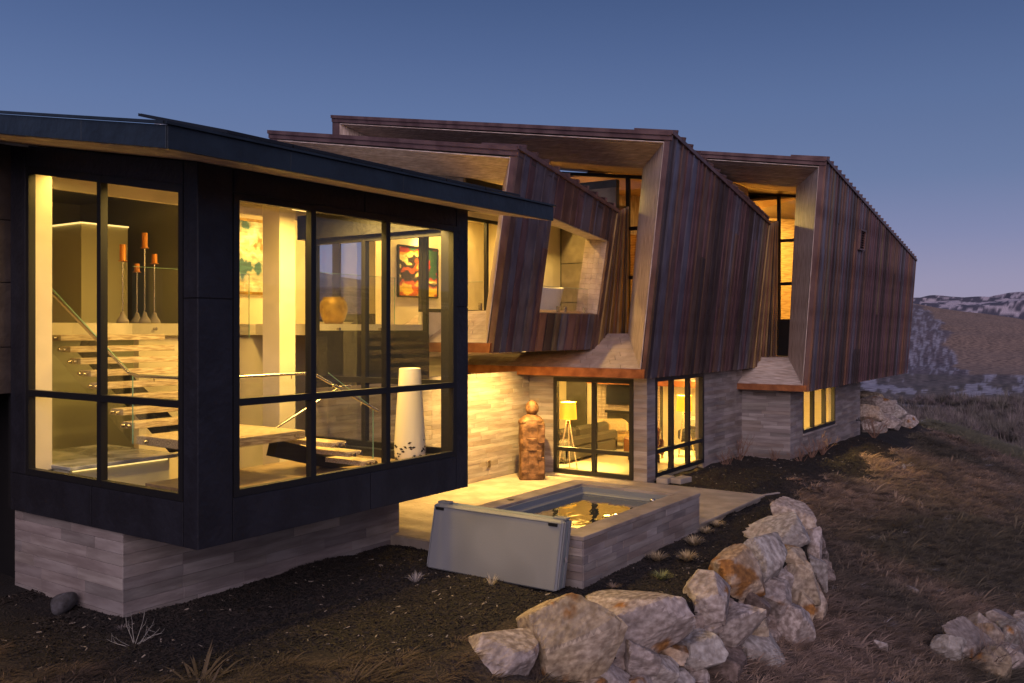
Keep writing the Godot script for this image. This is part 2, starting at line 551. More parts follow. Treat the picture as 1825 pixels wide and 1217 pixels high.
	mat("gold", lin(0.42, 0.27, 0.05), 0.5, 0.6, patina, Vector3(2, 2, 2), fine, 0.5)
	mat("amber", lin(0.72, 0.26, 0.02), 0.3, 0.3)
	glow("led", Color(1.0, 0.86, 0.52), 1.5)
	glow("lamp_shade", Color(1.0, 0.78, 0.22), 0.62)
	glow("bulb", Color(1.0, 0.85, 0.5), 4.0)
	var w := StandardMaterial3D.new()
	w.clearcoat_enabled = true; w.clearcoat = 1.0; w.clearcoat_roughness = 0.02
	w.albedo_color = lin(0.02, 0.028, 0.034, 0.93); w.transparency = BaseMaterial3D.TRANSPARENCY_ALPHA
	w.roughness = 0.02; w.metallic_specular = 1.0
	M.water = w

# ---------- land ----------
const WALL := [[8.0, 6.5], [8.6, 6.05], [9.5, 5.6], [10.7, 5.2], [12.2, 4.9], [13.4, 4.8], [14.6, 4.8], [15.8, 4.78], [17.0, 4.9], [18.0, 5.15], [18.9, 5.75], [19.4, 6.4]]

func wall_b(a: float) -> float:
	for i in WALL.size() - 1:
		if a <= WALL[i + 1][0]:
			var t: float = (a - WALL[i][0]) / (WALL[i + 1][0] - WALL[i][0])
			return lerpf(WALL[i][1], WALL[i + 1][1], maxf(t, 0.0))
	return 6.4

func slope_y(a: float, b: float) -> float:
	var y := -0.12
	if b < 7.4:
		y -= 0.33 * (7.4 - b) + 0.0
	if b < 0.0:
		y -= 0.06 * b * b
	if a > 37.0:
		y -= 0.0075 * (a - 37.0) * (a - 37.0)
	return y

func ground_y(a: float, b: float) -> float:
	var s := slope_y(a, b)
	var y := s
	if a < 19.6:
		var wb := wall_b(a) if a > 8.0 else 6.5 + (8.0 - a) * 0.9
		var d := b - wb                       # inside the terrace
		var soft := 0.18 if a > 8.5 else 0.18 + (8.5 - a) * 0.9
		var t := clampf((d + soft) / soft, 0.0, 1.0)
		if a > 18.8:
			t = lerpf(t, clampf((b - 5.4) / 1.6, 0.0, 1.0), clampf((a - 18.8) / 0.8, 0.0, 1.0))
		y = lerpf(minf(s, -0.35), -0.13, t)
		if a < 9.5:
			y = lerpf(y, lerpf(minf(s * 0.5, -0.2), -0.13, t), clampf(9.5 - a, 0.0, 1.0))
	return y

var land_noise := FastNoiseLite.new()
var patch_noise := FastNoiseLite.new()

func bumpy(a: float, b: float) -> float:
	return land_noise.get_noise_2d(a * 40.0, b * 40.0) * 0.05 + land_noise.get_noise_2d(a * 8.0 + 500.0, b * 8.0) * 0.09

func mulchy(a: float, b: float) -> float:     # 1 on the dark mulch beds, 0 on dry grass
	var edge := 6.45 + patch_noise.get_noise_2d(a * 30.0, b * 30.0) * 0.9
	var t := clampf((b - edge) / 0.9 + 0.5, 0.0, 1.0)
	if a > 33.0:
		t *= clampf((41.0 - a) / 3.0, 0.0, 1.0)
	if a < 19.5:
		var wb := wall_b(a) if a > 8.0 else 5.6 + (8.0 - a) * 0.2
		t = 1.0 if b > wb - 0.1 else t
		if a < 9.6:
			t *= clampf((b - (6.3 + (9.6 - a) * 0.35) + patch_noise.get_noise_2d(a * 25.0, b * 25.0) * 1.2) / 0.8, 0.0, 1.0)
	if a < 6.5:                                # rough weedy ground beyond the pavilion's corner
		t *= clampf((a - 5.2 + patch_noise.get_noise_2d(a * 20.0, b * 20.0 + 90.0)) / 0.8, 0.0, 1.0)
	return t

func land_color(a: float, b: float) -> Color:
	var m := mulchy(a, b)
	var n := patch_noise.get_noise_2d(a * 12.0, b * 12.0 + 300.0)
	var n2 := land_noise.get_noise_2d(a * 60.0, b * 60.0)
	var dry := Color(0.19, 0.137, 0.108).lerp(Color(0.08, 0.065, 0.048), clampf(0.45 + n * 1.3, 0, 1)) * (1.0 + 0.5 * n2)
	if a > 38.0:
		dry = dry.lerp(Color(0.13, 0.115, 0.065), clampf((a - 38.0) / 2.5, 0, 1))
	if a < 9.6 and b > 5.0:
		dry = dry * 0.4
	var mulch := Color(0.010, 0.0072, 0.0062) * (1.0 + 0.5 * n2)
	return dry.lerp(mulch, m)

func terrain() -> void:
	land_noise.seed = 5; land_noise.frequency = 0.02; land_noise.fractal_octaves = 4
	patch_noise.seed = 8; patch_noise.frequency = 0.01; patch_noise.fractal_octaves = 3
	# the near ground
	var as_: Array = []
	var a := -6.0
	while a < 62.0:
		as_.append(a)
		a += 0.11 if a > 5.0 and a < 20.5 else (0.22 if a < 34.0 else 0.5)
	var bs: Array = []
	var b := -9.0
	while b < 26.0:
		bs.append(b)
		b += 0.11 if b > 3.6 and b < 8.0 else (0.2 if b < 11.0 else 0.8)
	var mb := MB.new()
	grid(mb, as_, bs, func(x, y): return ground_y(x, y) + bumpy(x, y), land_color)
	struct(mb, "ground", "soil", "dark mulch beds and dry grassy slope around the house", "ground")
	# the land beyond, out to the mountains, on a polar grid: fine in the sector in view
	var az: Array = []
	var t := 20.0
	while t < 34.0:
		az.append(t); t += 0.085
	while t < 380.0:
		az.append(t); t += 2.5
	az.append(380.0)
	var bands := [["valley", 17.0, 520.0, 1.035], ["hill", 500.0, 2300.0, 1.03], ["mountain", 2200.0, 9000.0, 1.012]]
	var what := ["brushy valley floor with patches of old snow below the house", "bare tan hill with a snow-dusted scrub flank beyond the valley", "snow-streaked mountain range on the horizon"]
	for k in 3:
		var rs: Array = []
		var r: float = bands[k][1]
		while r < bands[k][2]:
			rs.append(r); r *= bands[k][3]
		rs.append(bands[k][2])
		var m2 := MB.new()
		polar(m2, az, rs)
		var o := struct(m2, bands[k][0], "far_land", what[k], bands[k][0])
		o.set_meta("kind", "structure")

func grid(mb: MB, xs: Array, ys: Array, hf: Callable, cf: Callable) -> void:
	var pts := []; var nor := []; var col := []
	for x in xs:
		var row := PackedVector3Array(); var cr := PackedColorArray()
		for y in ys:
			row.append(P(x, hf.call(x, y), y)); cr.append(cf.call(x, y))
		pts.append(row); col.append(cr)
	grid_faces(mb, pts, col)

func grid_faces(mb: MB, pts: Array, col: Array) -> void:
	var R := pts.size(); var S: int = pts[0].size()
	var nor := []
	for i in R:
		var nr := PackedVector3Array()
		for j in S:
			var u: Vector3 = pts[mini(i + 1, R - 1)][j] - pts[maxi(i - 1, 0)][j]
			var w: Vector3 = pts[i][mini(j + 1, S - 1)] - pts[i][maxi(j - 1, 0)]
			var n := u.cross(w).normalized()
			nr.append(n if n.y >= 0.0 else -n)
		nor.append(nr)
	for i in R - 1:
		for j in S - 1:
			var q := [[i, j], [i + 1, j], [i + 1, j + 1], [i, j], [i + 1, j + 1], [i, j + 1]]
			var g: Vector3 = (pts[i + 1][j] - pts[i][j]).cross(pts[i + 1][j + 1] - pts[i][j])
			var order := [0, 2, 1, 3, 5, 4] if g.y > 0.0 else [0, 1, 2, 3, 4, 5]
			for k in order:
				mb.v.append(pts[q[k][0]][q[k][1]]); mb.n.append(nor[q[k][0]][q[k][1]]); mb.c.append(col[q[k][0]][q[k][1]])

func far_y(az: float, r: float) -> float:
	# az in degrees to the right of the view's middle
	var ca := cos(deg_to_rad(az)); var sa := sin(deg_to_rad(az))
	var x := r * ca; var z := r * sa
	var n := land_noise.get_noise_2d(x * 0.35, z * 0.35)
	var n2 := land_noise.get_noise_2d(x * 0.06 + 70, z * 0.06)
	var y: float
	if r < 60.0:
		y = lerpf(-9.0, -9.0, r / 60.0)
	elif r < 520.0:
		y = -9.0 - (r - 60.0) * 0.017 + n * minf(r * 0.006, 2.2) + n2 * r * 0.004
	else:
		y = -16.8 + n * 2.2 + n2 * 3.0
	if r > 430.0:
		# the tan hill: a shoulder that falls away to the right
		var u := clampf((az - 22.0) / 9.0, -1.0, 2.5)
		var crest := lerpf(60.0, 26.0, clampf(u, 0.0, 1.0)) if az < 90.0 else 60.0
		var h := smoothstep(430.0, 1250.0, r) * (1.0 - 0.55 * smoothstep(1300.0, 2100.0, r))
		y += h * crest * (1.0 + 0.25 * n2)
		# the hills behind the camera, which the windows mirror
		var back := smoothstep(60.0, 100.0, az) * (1.0 - smoothstep(330.0, 360.0, az))
		y += back * smoothstep(430.0, 1300.0, r) * (75.0 + 40.0 * n2)
	if r > 1700.0:
		var big := smoothstep(1700.0, 3300.0, r)
		y += big * (25.0 + 45.0 * land_noise.get_noise_2d(x * 0.03, z * 0.03 + 40.0)) 
		var m := smoothstep(3400.0, 6200.0, r)
		y += m * (170.0 + 190.0 * land_noise.get_noise_2d(x * 0.012 + 11.0, z * 0.012) + 60.0 * land_noise.get_noise_2d(x * 0.06, z * 0.06 + 9.0))
	return y

func far_color(az: float, r: float, p: Vector3, _steep: float) -> Color:
	var el := 720.0 / r                       # roughly how far below the horizon it shows, in degrees
	var n2 := patch_noise.get_noise_2d(p.x * 0.6, p.z * 0.6)
	var n3 := land_noise.get_noise_2d(az * 70.0, el * 75.0)
	var snow := Color(0.62, 0.6, 0.66)
	if r < 430.0:
		var c := Color(0.18, 0.145, 0.14).lerp(Color(0.21, 0.165, 0.12), clampf(0.5 + n2, 0, 1)) * (1.0 + 0.7 * n3)
		var big := land_noise.get_noise_2d(az * 14.0 + 77.0, el * 45.0)
		var s := smoothstep(0.06, 0.2, n3 * 0.5 + big * 0.9) * smoothstep(175.0, 215.0, r)
		return c.lerp(snow, s * 0.7)
	if r < 1500.0:
		var edge := 26.4 - (r - 500.0) / 1000.0 * 3.0 + land_noise.get_noise_2d(r * 0.4, 3.0) * 0.8
		var f := land_noise.get_noise_2d(az * 120.0, r * 0.25)
		var tan_c := Color(0.40, 0.27, 0.18) * (1.0 + 0.22 * f) * (1.0 + 0.15 * n2)
		var scrub := Color(0.20, 0.155, 0.16) * (1.0 + 0.4 * f)
		var g := land_noise.get_noise_2d(az * 90.0 + r * 0.16, r * 0.30 - az * 40.0) * 0.7 + land_noise.get_noise_2d(az * 220.0, r * 0.8) * 0.6
		scrub = scrub.lerp(snow, smoothstep(-0.02, 0.22, g) * 0.62)
		return scrub.lerp(tan_c, smoothstep(-0.12, 0.12, az - edge)) if az < 100.0 else scrub.lerp(tan_c, 0.5)
	if r < 3300.0:
		var f2 := land_noise.get_noise_2d(az * 110.0, r * 0.06)
		var c2 := Color(0.34, 0.25, 0.24) * (1.0 + 0.4 * f2)
		return c2.lerp(snow, smoothstep(0.0, 0.35, land_noise.get_noise_2d(az * 50.0, r * 0.09)) * 0.4)
	var h := land_noise.get_noise_2d(az * 34.0, p.y * 1.3) * 0.8 + land_noise.get_noise_2d(az * 120.0, p.y * 4.0) * 0.5
	var f3 := smoothstep(-0.05, 0.10, h + (p.y - 120.0) * 0.0006)
	return Color(0.14, 0.13, 0.165).lerp(Color(0.92, 0.80, 0.82), f3 * 0.95)

func polar(mb: MB, az: Array, rs: Array) -> void:
	var pts := []; var col := []
	for t in az:
		var row := PackedVector3Array(); var cr := PackedColorArray()
		var th: float = deg_to_rad(34.5) + 0.0
		for r in rs:
			var fw: float = r * cos(deg_to_rad(t)); var rt: float = r * sin(deg_to_rad(t))
			var p := P(rt * sin(th) + fw * cos(th), far_y(t, r), -rt * cos(th) + fw * sin(th))
			row.append(p); cr.append(far_color(t, r, p, 0.0))
		pts.append(row); col.append(cr)
	grid_faces(mb, pts, col)

# ---------- the dark metal and glass pavilion ----------
const PA := 6.72      # its corner, towards the camera
const PB := 9.14
const PE := 12.01     # its right end
const RS := 0.168     # rise of its roof, going left and away

func soffit_y(b: float) -> float:
	return 5.376 + RS * (b - 7.80)

func clad(parent: Node, q: Array, towards: Vector3, base := 0.0, key := "cladding") -> void:
	var mb := MB.new()
	var t := rng.randf_range(0.9, 1.1)
	mb.tint = Color(t, t, t)
	piece(mb, q, qnorm(q, towards), 0, 1, 0, 1, 0.014, 0.02, base, 0.003)
	put(mb, "cladding_panel", key, parent)

func pavilion() -> void:
	var R := Vector3(0, 0, 1)      # outward of the right face
	var L := Vector3(-1, 0, 0)     # outward of the left face
	var y0 := 1.0
	# --- right face, plane b = PB: sill band, corner pillar, end pillar, header
	var wr0 := 7.30; var wr1 := 11.66       # glazed stretch
	var body := MB.new()
	body.box(P(PA + 0.02, y0, PB + 0.02), P(PE, 1.56, PB + 0.3))
	body.box(P(PA + 0.021, 1.56, PB + 0.021), P(wr0, 5.6, PB + 0.3))
	body.box(P(wr1, 1.56, PB + 0.022), P(PE, 5.6, PB + 0.3))
	body.box(P(wr0, 5.28, PB + 0.023), P(wr1, 5.61, PB + 0.3))
	var rw := put(body, "pavilion_wall", "black", house)
	var cuts := [PA, 7.23, 9.67, 11.69, PE]
	for i in 4:
		clad(rw, [P(cuts[i], y0 - 0.02, PB + 0.02), P(cuts[i + 1], y0 - 0.02, PB + 0.02), P(cuts[i + 1], 1.53 if i in [1, 2] else 3.98, PB + 0.02), P(cuts[i], 1.53 if i in [1, 2] else 3.98, PB + 0.02)], R)
	for i in [0, 3]:
		clad(rw, [P(cuts[i], 3.98, PB + 0.02), P(cuts[i + 1], 3.98, PB + 0.02), P(cuts[i + 1], 5.6, PB + 0.02), P(cuts[i], 5.6, PB + 0.02)], R)
	var hc := [7.23, 9.55, 11.69]
	for i in 2:
		clad(rw, [P(hc[i], 5.30, PB + 0.02), P(hc[i + 1], 5.30, PB + 0.02), P(hc[i + 1], 5.6, PB + 0.02), P(hc[i], 5.6, PB + 0.02)], R)
	window(P(7.24, 1.53, PB + 0.05), P(11.70, 5.30, PB + 0.05), [8.56 - 7.24, 10.05 - 7.24], [2.70], 0.09, 0.10)
	# --- left face, plane a = PA
	var lb0 := 9.48; var lb1 := 13.04
	var lbody := MB.new()
	lbody.box(P(PA + 0.02, y0 + 0.001, PB + 0.3), P(PA + 0.3, 1.56, 13.6))
	lbody.box(P(PA + 0.022, 1.56, PB + 0.3), P(PA + 0.3, 5.6, lb0))
	lbody.box(P(PA + 0.022, 1.56, lb1), P(PA + 0.3, 6.2, 13.6))
	lbody.hexa([P(PA + 0.023, 5.32, lb0), P(PA + 0.3, 5.32, lb0), P(PA + 0.3, 5.92, lb1), P(PA + 0.023, 5.92, lb1), P(PA + 0.023, 5.64, lb0), P(PA + 0.3, 5.64, lb0), P(PA + 0.3, 6.24, lb1), P(PA + 0.023, 6.24, lb1)])
	var lw := put(lbody, "pavilion_wall", "black", house)
	var lc := [PB, 9.42, 11.40, 13.5]
	for i in 3:
		clad(lw, [P(PA + 0.02, y0 - 0.02, lc[i]), P(PA + 0.02, y0 - 0.02, lc[i + 1]), P(PA + 0.02, 1.53 if i else 3.98, lc[i + 1]), P(PA + 0.02, 1.53 if i else 3.98, lc[i])], L)
	clad(lw, [P(PA + 0.02, 3.98, PB), P(PA + 0.02, 3.98, 9.42), P(PA + 0.02, 5.64, 9.42), P(PA + 0.02, 5.6, PB)], L)
	clad(lw, [P(PA + 0.02, 1.53, 13.08), P(PA + 0.02, 1.53, 13.5), P(PA + 0.02, 6.3, 13.5), P(PA + 0.02, 6.23, 13.08)], L)
	clad(lw, [P(PA + 0.02, 5.35, 9.42), P(PA + 0.02, 5.95, 13.08), P(PA + 0.02, 6.23, 13.08), P(PA + 0.02, 5.64, 9.42)], L)
	window(P(PA + 0.05, 1.53, 9.43), P(PA + 0.05, 5.34, 13.08), [11.22 - 9.43], [2.70], 0.09, 0.10, "glass", 5.94)
	# --- floor and the underside of the box
	var fl := MB.new()
	fl.box(P(PA + 0.03, y0 - 0.02 + 0.03, PB + 0.03), P(PE - 0.01, 1.36, 10.4))
	fl.box(P(7.85, 1.03, 10.4), P(PE - 0.01, 1.361, 11.9))
	fl.box(P(6.99, 0.985, 10.2), P(7.86, 1.029, 10.86))
	put(fl, "floor", "floor_tile", house)
	# --- stone base under it
	var pb := MB.new()
	pb.box(P(6.80, -0.6, 10.79), P(12.10, 1.02, 11.2))
	pb.box(P(6.801, -0.6, 11.2), P(7.2, 1.021, 13.5))
	var base := put(pb, "stone_base", "stone_back", house)
	courses(base, "stone", ["stone", "stone_grey", "stone", "stone_pale"], [P(6.785, -0.25, 10.79), P(12.13, -0.25, 10.79), P(12.13, 1.0, 10.79), P(6.785, 1.0, 10.79)], R, 0.155, 0.7, 1.5, 0.003, 0.016, false, 0.003)
	courses(base, "stone", ["stone", "stone_grey", "stone", "stone_pale"], [P(6.80, -0.25, 10.785), P(6.80, -0.25, 13.5), P(6.80, 1.0, 13.5), P(6.80, 1.0, 10.785)], L, 0.155, 0.7, 1.5, 0.003, 0.016, false, 0.003)
	courses(base, "stone", ["stone", "stone_grey"], [P(12.10, -0.2, 10.8), P(12.10, -0.2, 13.0), P(12.10, 1.0, 13.0), P(12.10, 1.0, 10.8)], Vector3(1, 0, 0), 0.155, 0.7, 1.5, 0.003, 0.016, true)
	# --- glazed right end
	var eb := MB.new()
	eb.box(P(11.76, y0 + 0.01, PB + 0.3), P(PE, 1.5, 13.0))
	put(eb, "pavilion_wall", "cladding", house)
	eb = MB.new()
	eb.box(P(11.76, 5.3, PB + 0.3), P(PE, 5.75, 13.0))
	put(eb, "pavilion_wall", "cladding", house)
	window(P(PE - 0.05, 1.5, PB + 0.3), P(PE - 0.05, 5.3, 12.95), [2.0], [2.70], 0.10, 0.10, "coated_glass")
	# --- left wing wall of dark panels beyond the pavilion
	var wb := MB.new()
	wb.box(P(1.0, 2.69, 13.52), P(PA + 0.3, 6.3, 13.8))
	wb.box(P(1.0, -0.6, 14.6), P(PA + 0.3, 2.69, 14.8))
	wb.box(P(1.0, 2.69, 13.8), P(PA + 0.3, 2.8, 14.8))
	wb.box(P(6.97, -0.6, 13.52), P(7.016, 2.688, 14.9))
	var ww := put(wb, "wing_wall", "black", house)
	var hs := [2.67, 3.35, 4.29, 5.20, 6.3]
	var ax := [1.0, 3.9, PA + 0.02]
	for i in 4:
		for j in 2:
			clad(ww, [P(ax[j], hs[i], 13.52), P(ax[j + 1], hs[i], 13.52), P(ax[j + 1], hs[i + 1], 13.52), P(ax[j], hs[i + 1], 13.52)], R, 0.0, "cladding_warm_lit")
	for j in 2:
		clad(ww, [P(ax[j], -0.4, 14.6), P(ax[j + 1], -0.4, 14.6), P(ax[j + 1], 2.66, 14.6), P(ax[j], 2.66, 14.6)], R, 0.0, "cladding_warm_lit")
	# --- roof: soffit, deck, fascia lengths, standing seams, snow rail
	var ra0 := 5.38; var ra1 := 12.53; var rb0 := 7.80; var rb1 := 18.2
	var deck := MB.new()
	deck.hexa([P(ra0 + 0.03, soffit_y(rb0 + 0.03) + 0.02, rb0 + 0.03), P(ra1 - 0.03, soffit_y(rb0 + 0.03) + 0.02, rb0 + 0.03), P(ra1 - 0.03, soffit_y(rb1) + 0.02, rb1), P(ra0 + 0.03, soffit_y(rb1) + 0.02, rb1), P(ra0 + 0.03, soffit_y(rb0) + 0.20, rb0 + 0.03), P(ra1 - 0.03, soffit_y(rb0) + 0.20, rb0 + 0.03), P(ra1 - 0.03, soffit_y(rb1) + 0.20, rb1), P(ra0 + 0.03, soffit_y(rb1) + 0.20, rb1)])
	var roof := put(deck, "roof", "fascia", house)
	# soffit boards on the strips outside the walls
	var down := Vector3(0, -1, 0)
	boards(roof, "soffit_board", ["board", "board_warm"], [P(ra0 + 0.03, soffit_y(rb0 + 0.03) + 0.02, rb0 + 0.03), P(ra1 - 0.03, soffit_y(rb0 + 0.03) + 0.02, rb0 + 0.03), P(ra1 - 0.03, soffit_y(PB + 0.02) + 0.02, PB + 0.02), P(ra0 + 0.03, soffit_y(PB + 0.02) + 0.02, PB + 0.02)], down, 9)
	var sb := [P(ra0 + 0.03, soffit_y(PB + 0.03) + 0.02, PB + 0.03), P(ra0 + 0.03, soffit_y(rb1) + 0.02, rb1), P(PA, soffit_y(rb1) + 0.02, rb1), P(PA, soffit_y(PB + 0.03) + 0.02, PB + 0.03)]
	boards(roof, "soffit_board", ["board", "board_warm"], sb, qnorm(sb, down), 9)
	var fh := 0.235
	var fcut := [ra0, 6.95, 8.85, 10.75, ra1]
	for i in 4:
		var mb := MB.new()
		var q := [P(fcut[i], soffit_y(rb0), rb0), P(fcut[i + 1], soffit_y(rb0), rb0), P(fcut[i + 1], soffit_y(rb0) + fh, rb0), P(fcut[i], soffit_y(rb0) + fh, rb0)]
		piece(mb, q, R, 0, 1, 0, 1, 0.004, 0.03, -0.02, 0.003)
		put(mb, "fascia", "fascia", roof)
	var fc2 := [rb0, 9.3, 11.3, 13.3, 15.3, rb1]
	for i in 5:
		var mb := MB.new()
		var q := [P(ra0, soffit_y(fc2[i]), fc2[i]), P(ra0, soffit_y(fc2[i + 1]), fc2[i + 1]), P(ra0, soffit_y(fc2[i + 1]) + fh, fc2[i + 1]), P(ra0, soffit_y(fc2[i]) + fh, fc2[i])]
		piece(mb, q, L, 0, 1, 0, 1, 0.004, 0.03, -0.02, 0.003)
		put(mb, "fascia", "fascia", roof)
		mb = MB.new()
		q = [P(ra1, soffit_y(fc2[i]), fc2[i]), P(ra1, soffit_y(fc2[i + 1]), fc2[i + 1]), P(ra1, soffit_y(fc2[i + 1]) + fh, fc2[i + 1]), P(ra1, soffit_y(fc2[i]) + fh, fc2[i])]
		piece(mb, q, Vector3(1, 0, 0), 0, 1, 0, 1, 0.004, 0.03, -0.02, 0.003)
		put(mb, "fascia", "fascia", roof)
	# drip edge along the fascia's top
	var drip := MB.new()
	drip.bar(P(ra0 - 0.03, soffit_y(rb0) + fh + 0.015, rb0 - 0.02), P(ra1 + 0.02, soffit_y(rb0) + fh + 0.015, rb0 - 0.02), 0.05, 0.028)
	drip.bar(P(ra0 - 0.02, soffit_y(rb0) + fh + 0.02, rb0), P(ra0 - 0.02, soffit_y(rb1) + fh + 0.02, rb1), 0.05, 0.03)
	put(drip, "drip_edge", "fascia", roof)
	var k := ra0 + 0.25
	while k < ra1 - 0.1:
		var mb := MB.new()
		mb.bar(P(k, soffit_y(rb0) + 0.225, rb0 + 0.02), P(k, soffit_y(rb1) + 0.225, rb1), 0.016, 0.05)
		var sm := put(mb, "roof_seam", "fascia", roof)
		var cl := MB.new()
		cl.box(P(k - 0.025, soffit_y(rb0 + 0.5) + 0.225, rb0 + 0.46), P(k + 0.025, soffit_y(rb0 + 0.5) + 0.29, rb0 + 0.54))
		cl.box(P(k - 0.012, soffit_y(rb0 + 0.5) + 0.23, rb0 + 0.40), P(k + 0.06, soffit_y(rb0 + 0.5) + 0.262, rb0 + 0.46))
		put(cl, "seam_clamp", "steel_white", sm)
		k += 0.4
	# solar panels standing clear of the roof on the clamps
	for i in 6:
		var a0: float = 6.5 + i * 0.98
		var s := thing("solar_panel", "thin dark solar panel on the dark pavilion roof, " + ["at the roof's near left corner", "second from the roof's left corner", "third from the roof's left corner", "third from the roof's right tip", "second from the roof's right tip", "nearest the roof's right tip"][i], "solar panel", P(a0 + 0.55, soffit_y(8.3) + 0.3, 8.3), "solar panels on the pavilion roof")
		var b0 := 8.32; var b1 := 10.0
		var mb := MB.new()
		var lift := func(b): return soffit_y(b) + 0.33 + 0.08 * (b - 8.32)
		mb.hexa([P(a0, lift.call(b0), b0), P(a0 + 0.95, lift.call(b0), b0), P(a0 + 0.95, lift.call(b1), b1), P(a0, lift.call(b1), b1), P(a0, lift.call(b0) + 0.035, b0), P(a0 + 0.95, lift.call(b0) + 0.035, b0), P(a0 + 0.95, lift.call(b1) + 0.035, b1), P(a0, lift.call(b1) + 0.035, b1)])
		put(mb, "frame", "black", s)
		var fc := MB.new()
		fc.hexa([P(a0 + 0.02, lift.call(b0 + 0.02) + 0.03, b0 + 0.02), P(a0 + 0.93, lift.call(b0 + 0.02) + 0.03, b0 + 0.02), P(a0 + 0.93, lift.call(b1 - 0.02) + 0.03, b1 - 0.02), P(a0 + 0.02, lift.call(b1 - 0.02) + 0.03, b1 - 0.02), P(a0 + 0.02, lift.call(b0 + 0.02) + 0.039, b0 + 0.02), P(a0 + 0.93, lift.call(b0 + 0.02) + 0.039, b0 + 0.02), P(a0 + 0.93, lift.call(b1 - 0.02) + 0.039, b1 - 0.02), P(a0 + 0.02, lift.call(b1 - 0.02) + 0.039, b1 - 0.02)])
		put(fc, "glass_face", "solar", s)
		for d in [0.2, 0.75]:
			var ft := MB.new()
			ft.bar(P(a0 + d, soffit_y(b0 + 0.7) + 0.2, b0 + 0.7), P(a0 + d, lift.call(b0 + 0.7), b0 + 0.7), 0.04, 0.04)
			put(ft, "foot", "fascia", s)

# ---------- what one sees in the pavilion: hall, gallery, walls ----------
func pavilion_inside() -> void:
	var w := MB.new()
	# outer shell: left side, back walls, hall
	w.box(P(PA + 0.3, -0.1, 13.3), P(PA + 0.42, 6.7, 21.2))
	w.box(P(12.1, 3.4, 16.2), P(15.35, 7.0, 16.4))
	w.box(P(15.35, 3.4, 16.2), P(17.05, 3.8, 16.4))
	w.box(P(15.35, 6.05, 16.2), P(17.05, 7.0, 16.4))
	w.box(P(17.05, 3.4, 16.2), P(17.6, 7.0, 16.4))
	w.box(P(15.5, 3.4, 14.3), P(19.8, 7.0, 14.5))
	w.box(P(17.4, 3.4, 14.5), P(17.6, 7.0, 16.2))
	w.box(P(19.6, 3.4, 13.0), P(19.8, 7.0, 14.3))
	w.box(P(18.9, 3.0, 13.02), P(21.3, 7.0, 13.12))
	w.box(P(15.4, 6.3, 13.02), P(18.9, 7.0, 13.12))
	w.box(P(15.4, 3.0, 13.02), P(18.9, 4.0, 13.12))
	# short return beside the left window and the tall column behind the landing
	w.box(P(PA + 0.10, 1.57, 12.99), P(7.06, 6.2, 13.038))
	w.box(P(10.98, 0.6, 12.6), P(11.35, 6.25, 13.05))
	w.box(P(7.14, 5.75, 13.5), P(15.4, 6.35, 13.6))
	# wall under the gallery
	w.box(P(9.6, 0.6, 14.75), P(19.5, 3.5, 14.9))
	var wall := put(w, "interior_wall", "plaster", house)
	# gallery slab, hall ceiling
	var g := MB.new()
	g.box(P(7.14, 3.5, 14.6), P(17.4, 3.72, 16.2))
	g.box(P(12.1, 3.501, 13.0), P(19.6, 3.719, 14.6))
	g.box(P(7.14, 3.5, 16.2), P(12.1, 3.718, 21.0))
	put(g, "gallery_floor", "plaster", house)
	var hc := MB.new()
	hc.box(P(12.56, 6.42, 12.5), P(21.3, 6.52, 16.6))
	put(hc, "hall_ceiling", "plaster", house)
	var pc := MB.new()
	pc.hexa([P(PA + 0.31, soffit_y(PB + 0.31) - 0.02, PB + 0.31), P(PE - 0.02, soffit_y(PB + 0.31) - 0.02, PB + 0.31), P(PE - 0.02, 6.3, 14.6), P(PA + 0.31, 6.3, 14.6), P(PA + 0.31, soffit_y(PB + 0.31) + 0.015, PB + 0.31), P(PE - 0.02, soffit_y(PB + 0.31) + 0.015, PB + 0.31), P(PE - 0.02, 6.35, 14.6), P(PA + 0.31, 6.35, 14.6)])
	put(pc, "ceiling", "plaster", house)
	# hall glazing above the alcove wall
	var hb := MB.new()
	hb.box(P(12.02, 2.5, 12.8), P(15.4, 3.5, 12.98))
	hb.box(P(12.02, 6.2, 12.8), P(15.4, 6.53, 12.98))
	put(hb, "hall_wall", "cladding", house)
	window(P(12.06, 3.5, 12.86), P(15.4, 6.2, 12.86), [], [], 0.09, 0.10)
	window(P(15.36, 3.8, 16.3), P(17.04, 6.05, 16.3), [], [], 0.06, 0.08)
	window(P(15.4, 4.0, 13.07), P(18.9, 6.3, 13.07), [1.5, 2.5], [], 0.08, 0.09)
	# dark lounge far left, with an added block standing in for another wing's lit eave
	var d := MB.new()
	d.box(P(7.14, 3.7, 21.0), P(12.3, 6.72, 21.2))
	d.box(P(12.1, 3.7, 16.4), P(12.3, 6.72, 21.0))
	d.box(P(7.14, 0.5, 16.5), P(12.1, 3.5, 16.7))
	d.box(P(7.14, 6.62, 14.6), P(12.1, 6.70, 21.1))
	put(d, "lounge_wall", "lounge", house)
	var lo := MB.new()
	lo.box(P(7.02, 0.45, 11.9), P(12.0, 0.62, 14.75))
	lo.box(P(7.02, 0.451, 10.85), P(7.85, 0.621, 11.9))
	lo.box(P(7.14, 0.45, 14.75), P(12.0, 0.622, 16.5))
	put(lo, "lower_floor", "floor_tile", house)
	var mass := MB.new()
	mass.box(P(10.4, 3.72, 18.0), P(11.45, 5.82, 20.4))
	var ms := put(mass, "lit_wing_stand_in", "plaster_olive", house)
	for s in [[P(10.38, 5.83, 17.97), P(11.45, 5.83, 17.97)], [P(10.38, 5.831, 17.99), P(10.38, 5.831, 20.4)]]:
		var e := MB.new()
		e.bar(s[0], s[1], 0.03, 0.03)
		put(e, "light_strip", "led", ms)  # added glow in place of that eave's light
	# lights: cove strips above both windows, downlights, hall
	ceiling_lamp(P(9.45, 5.50, 9.62), 4.4, 0.12, 26.0, WARM)
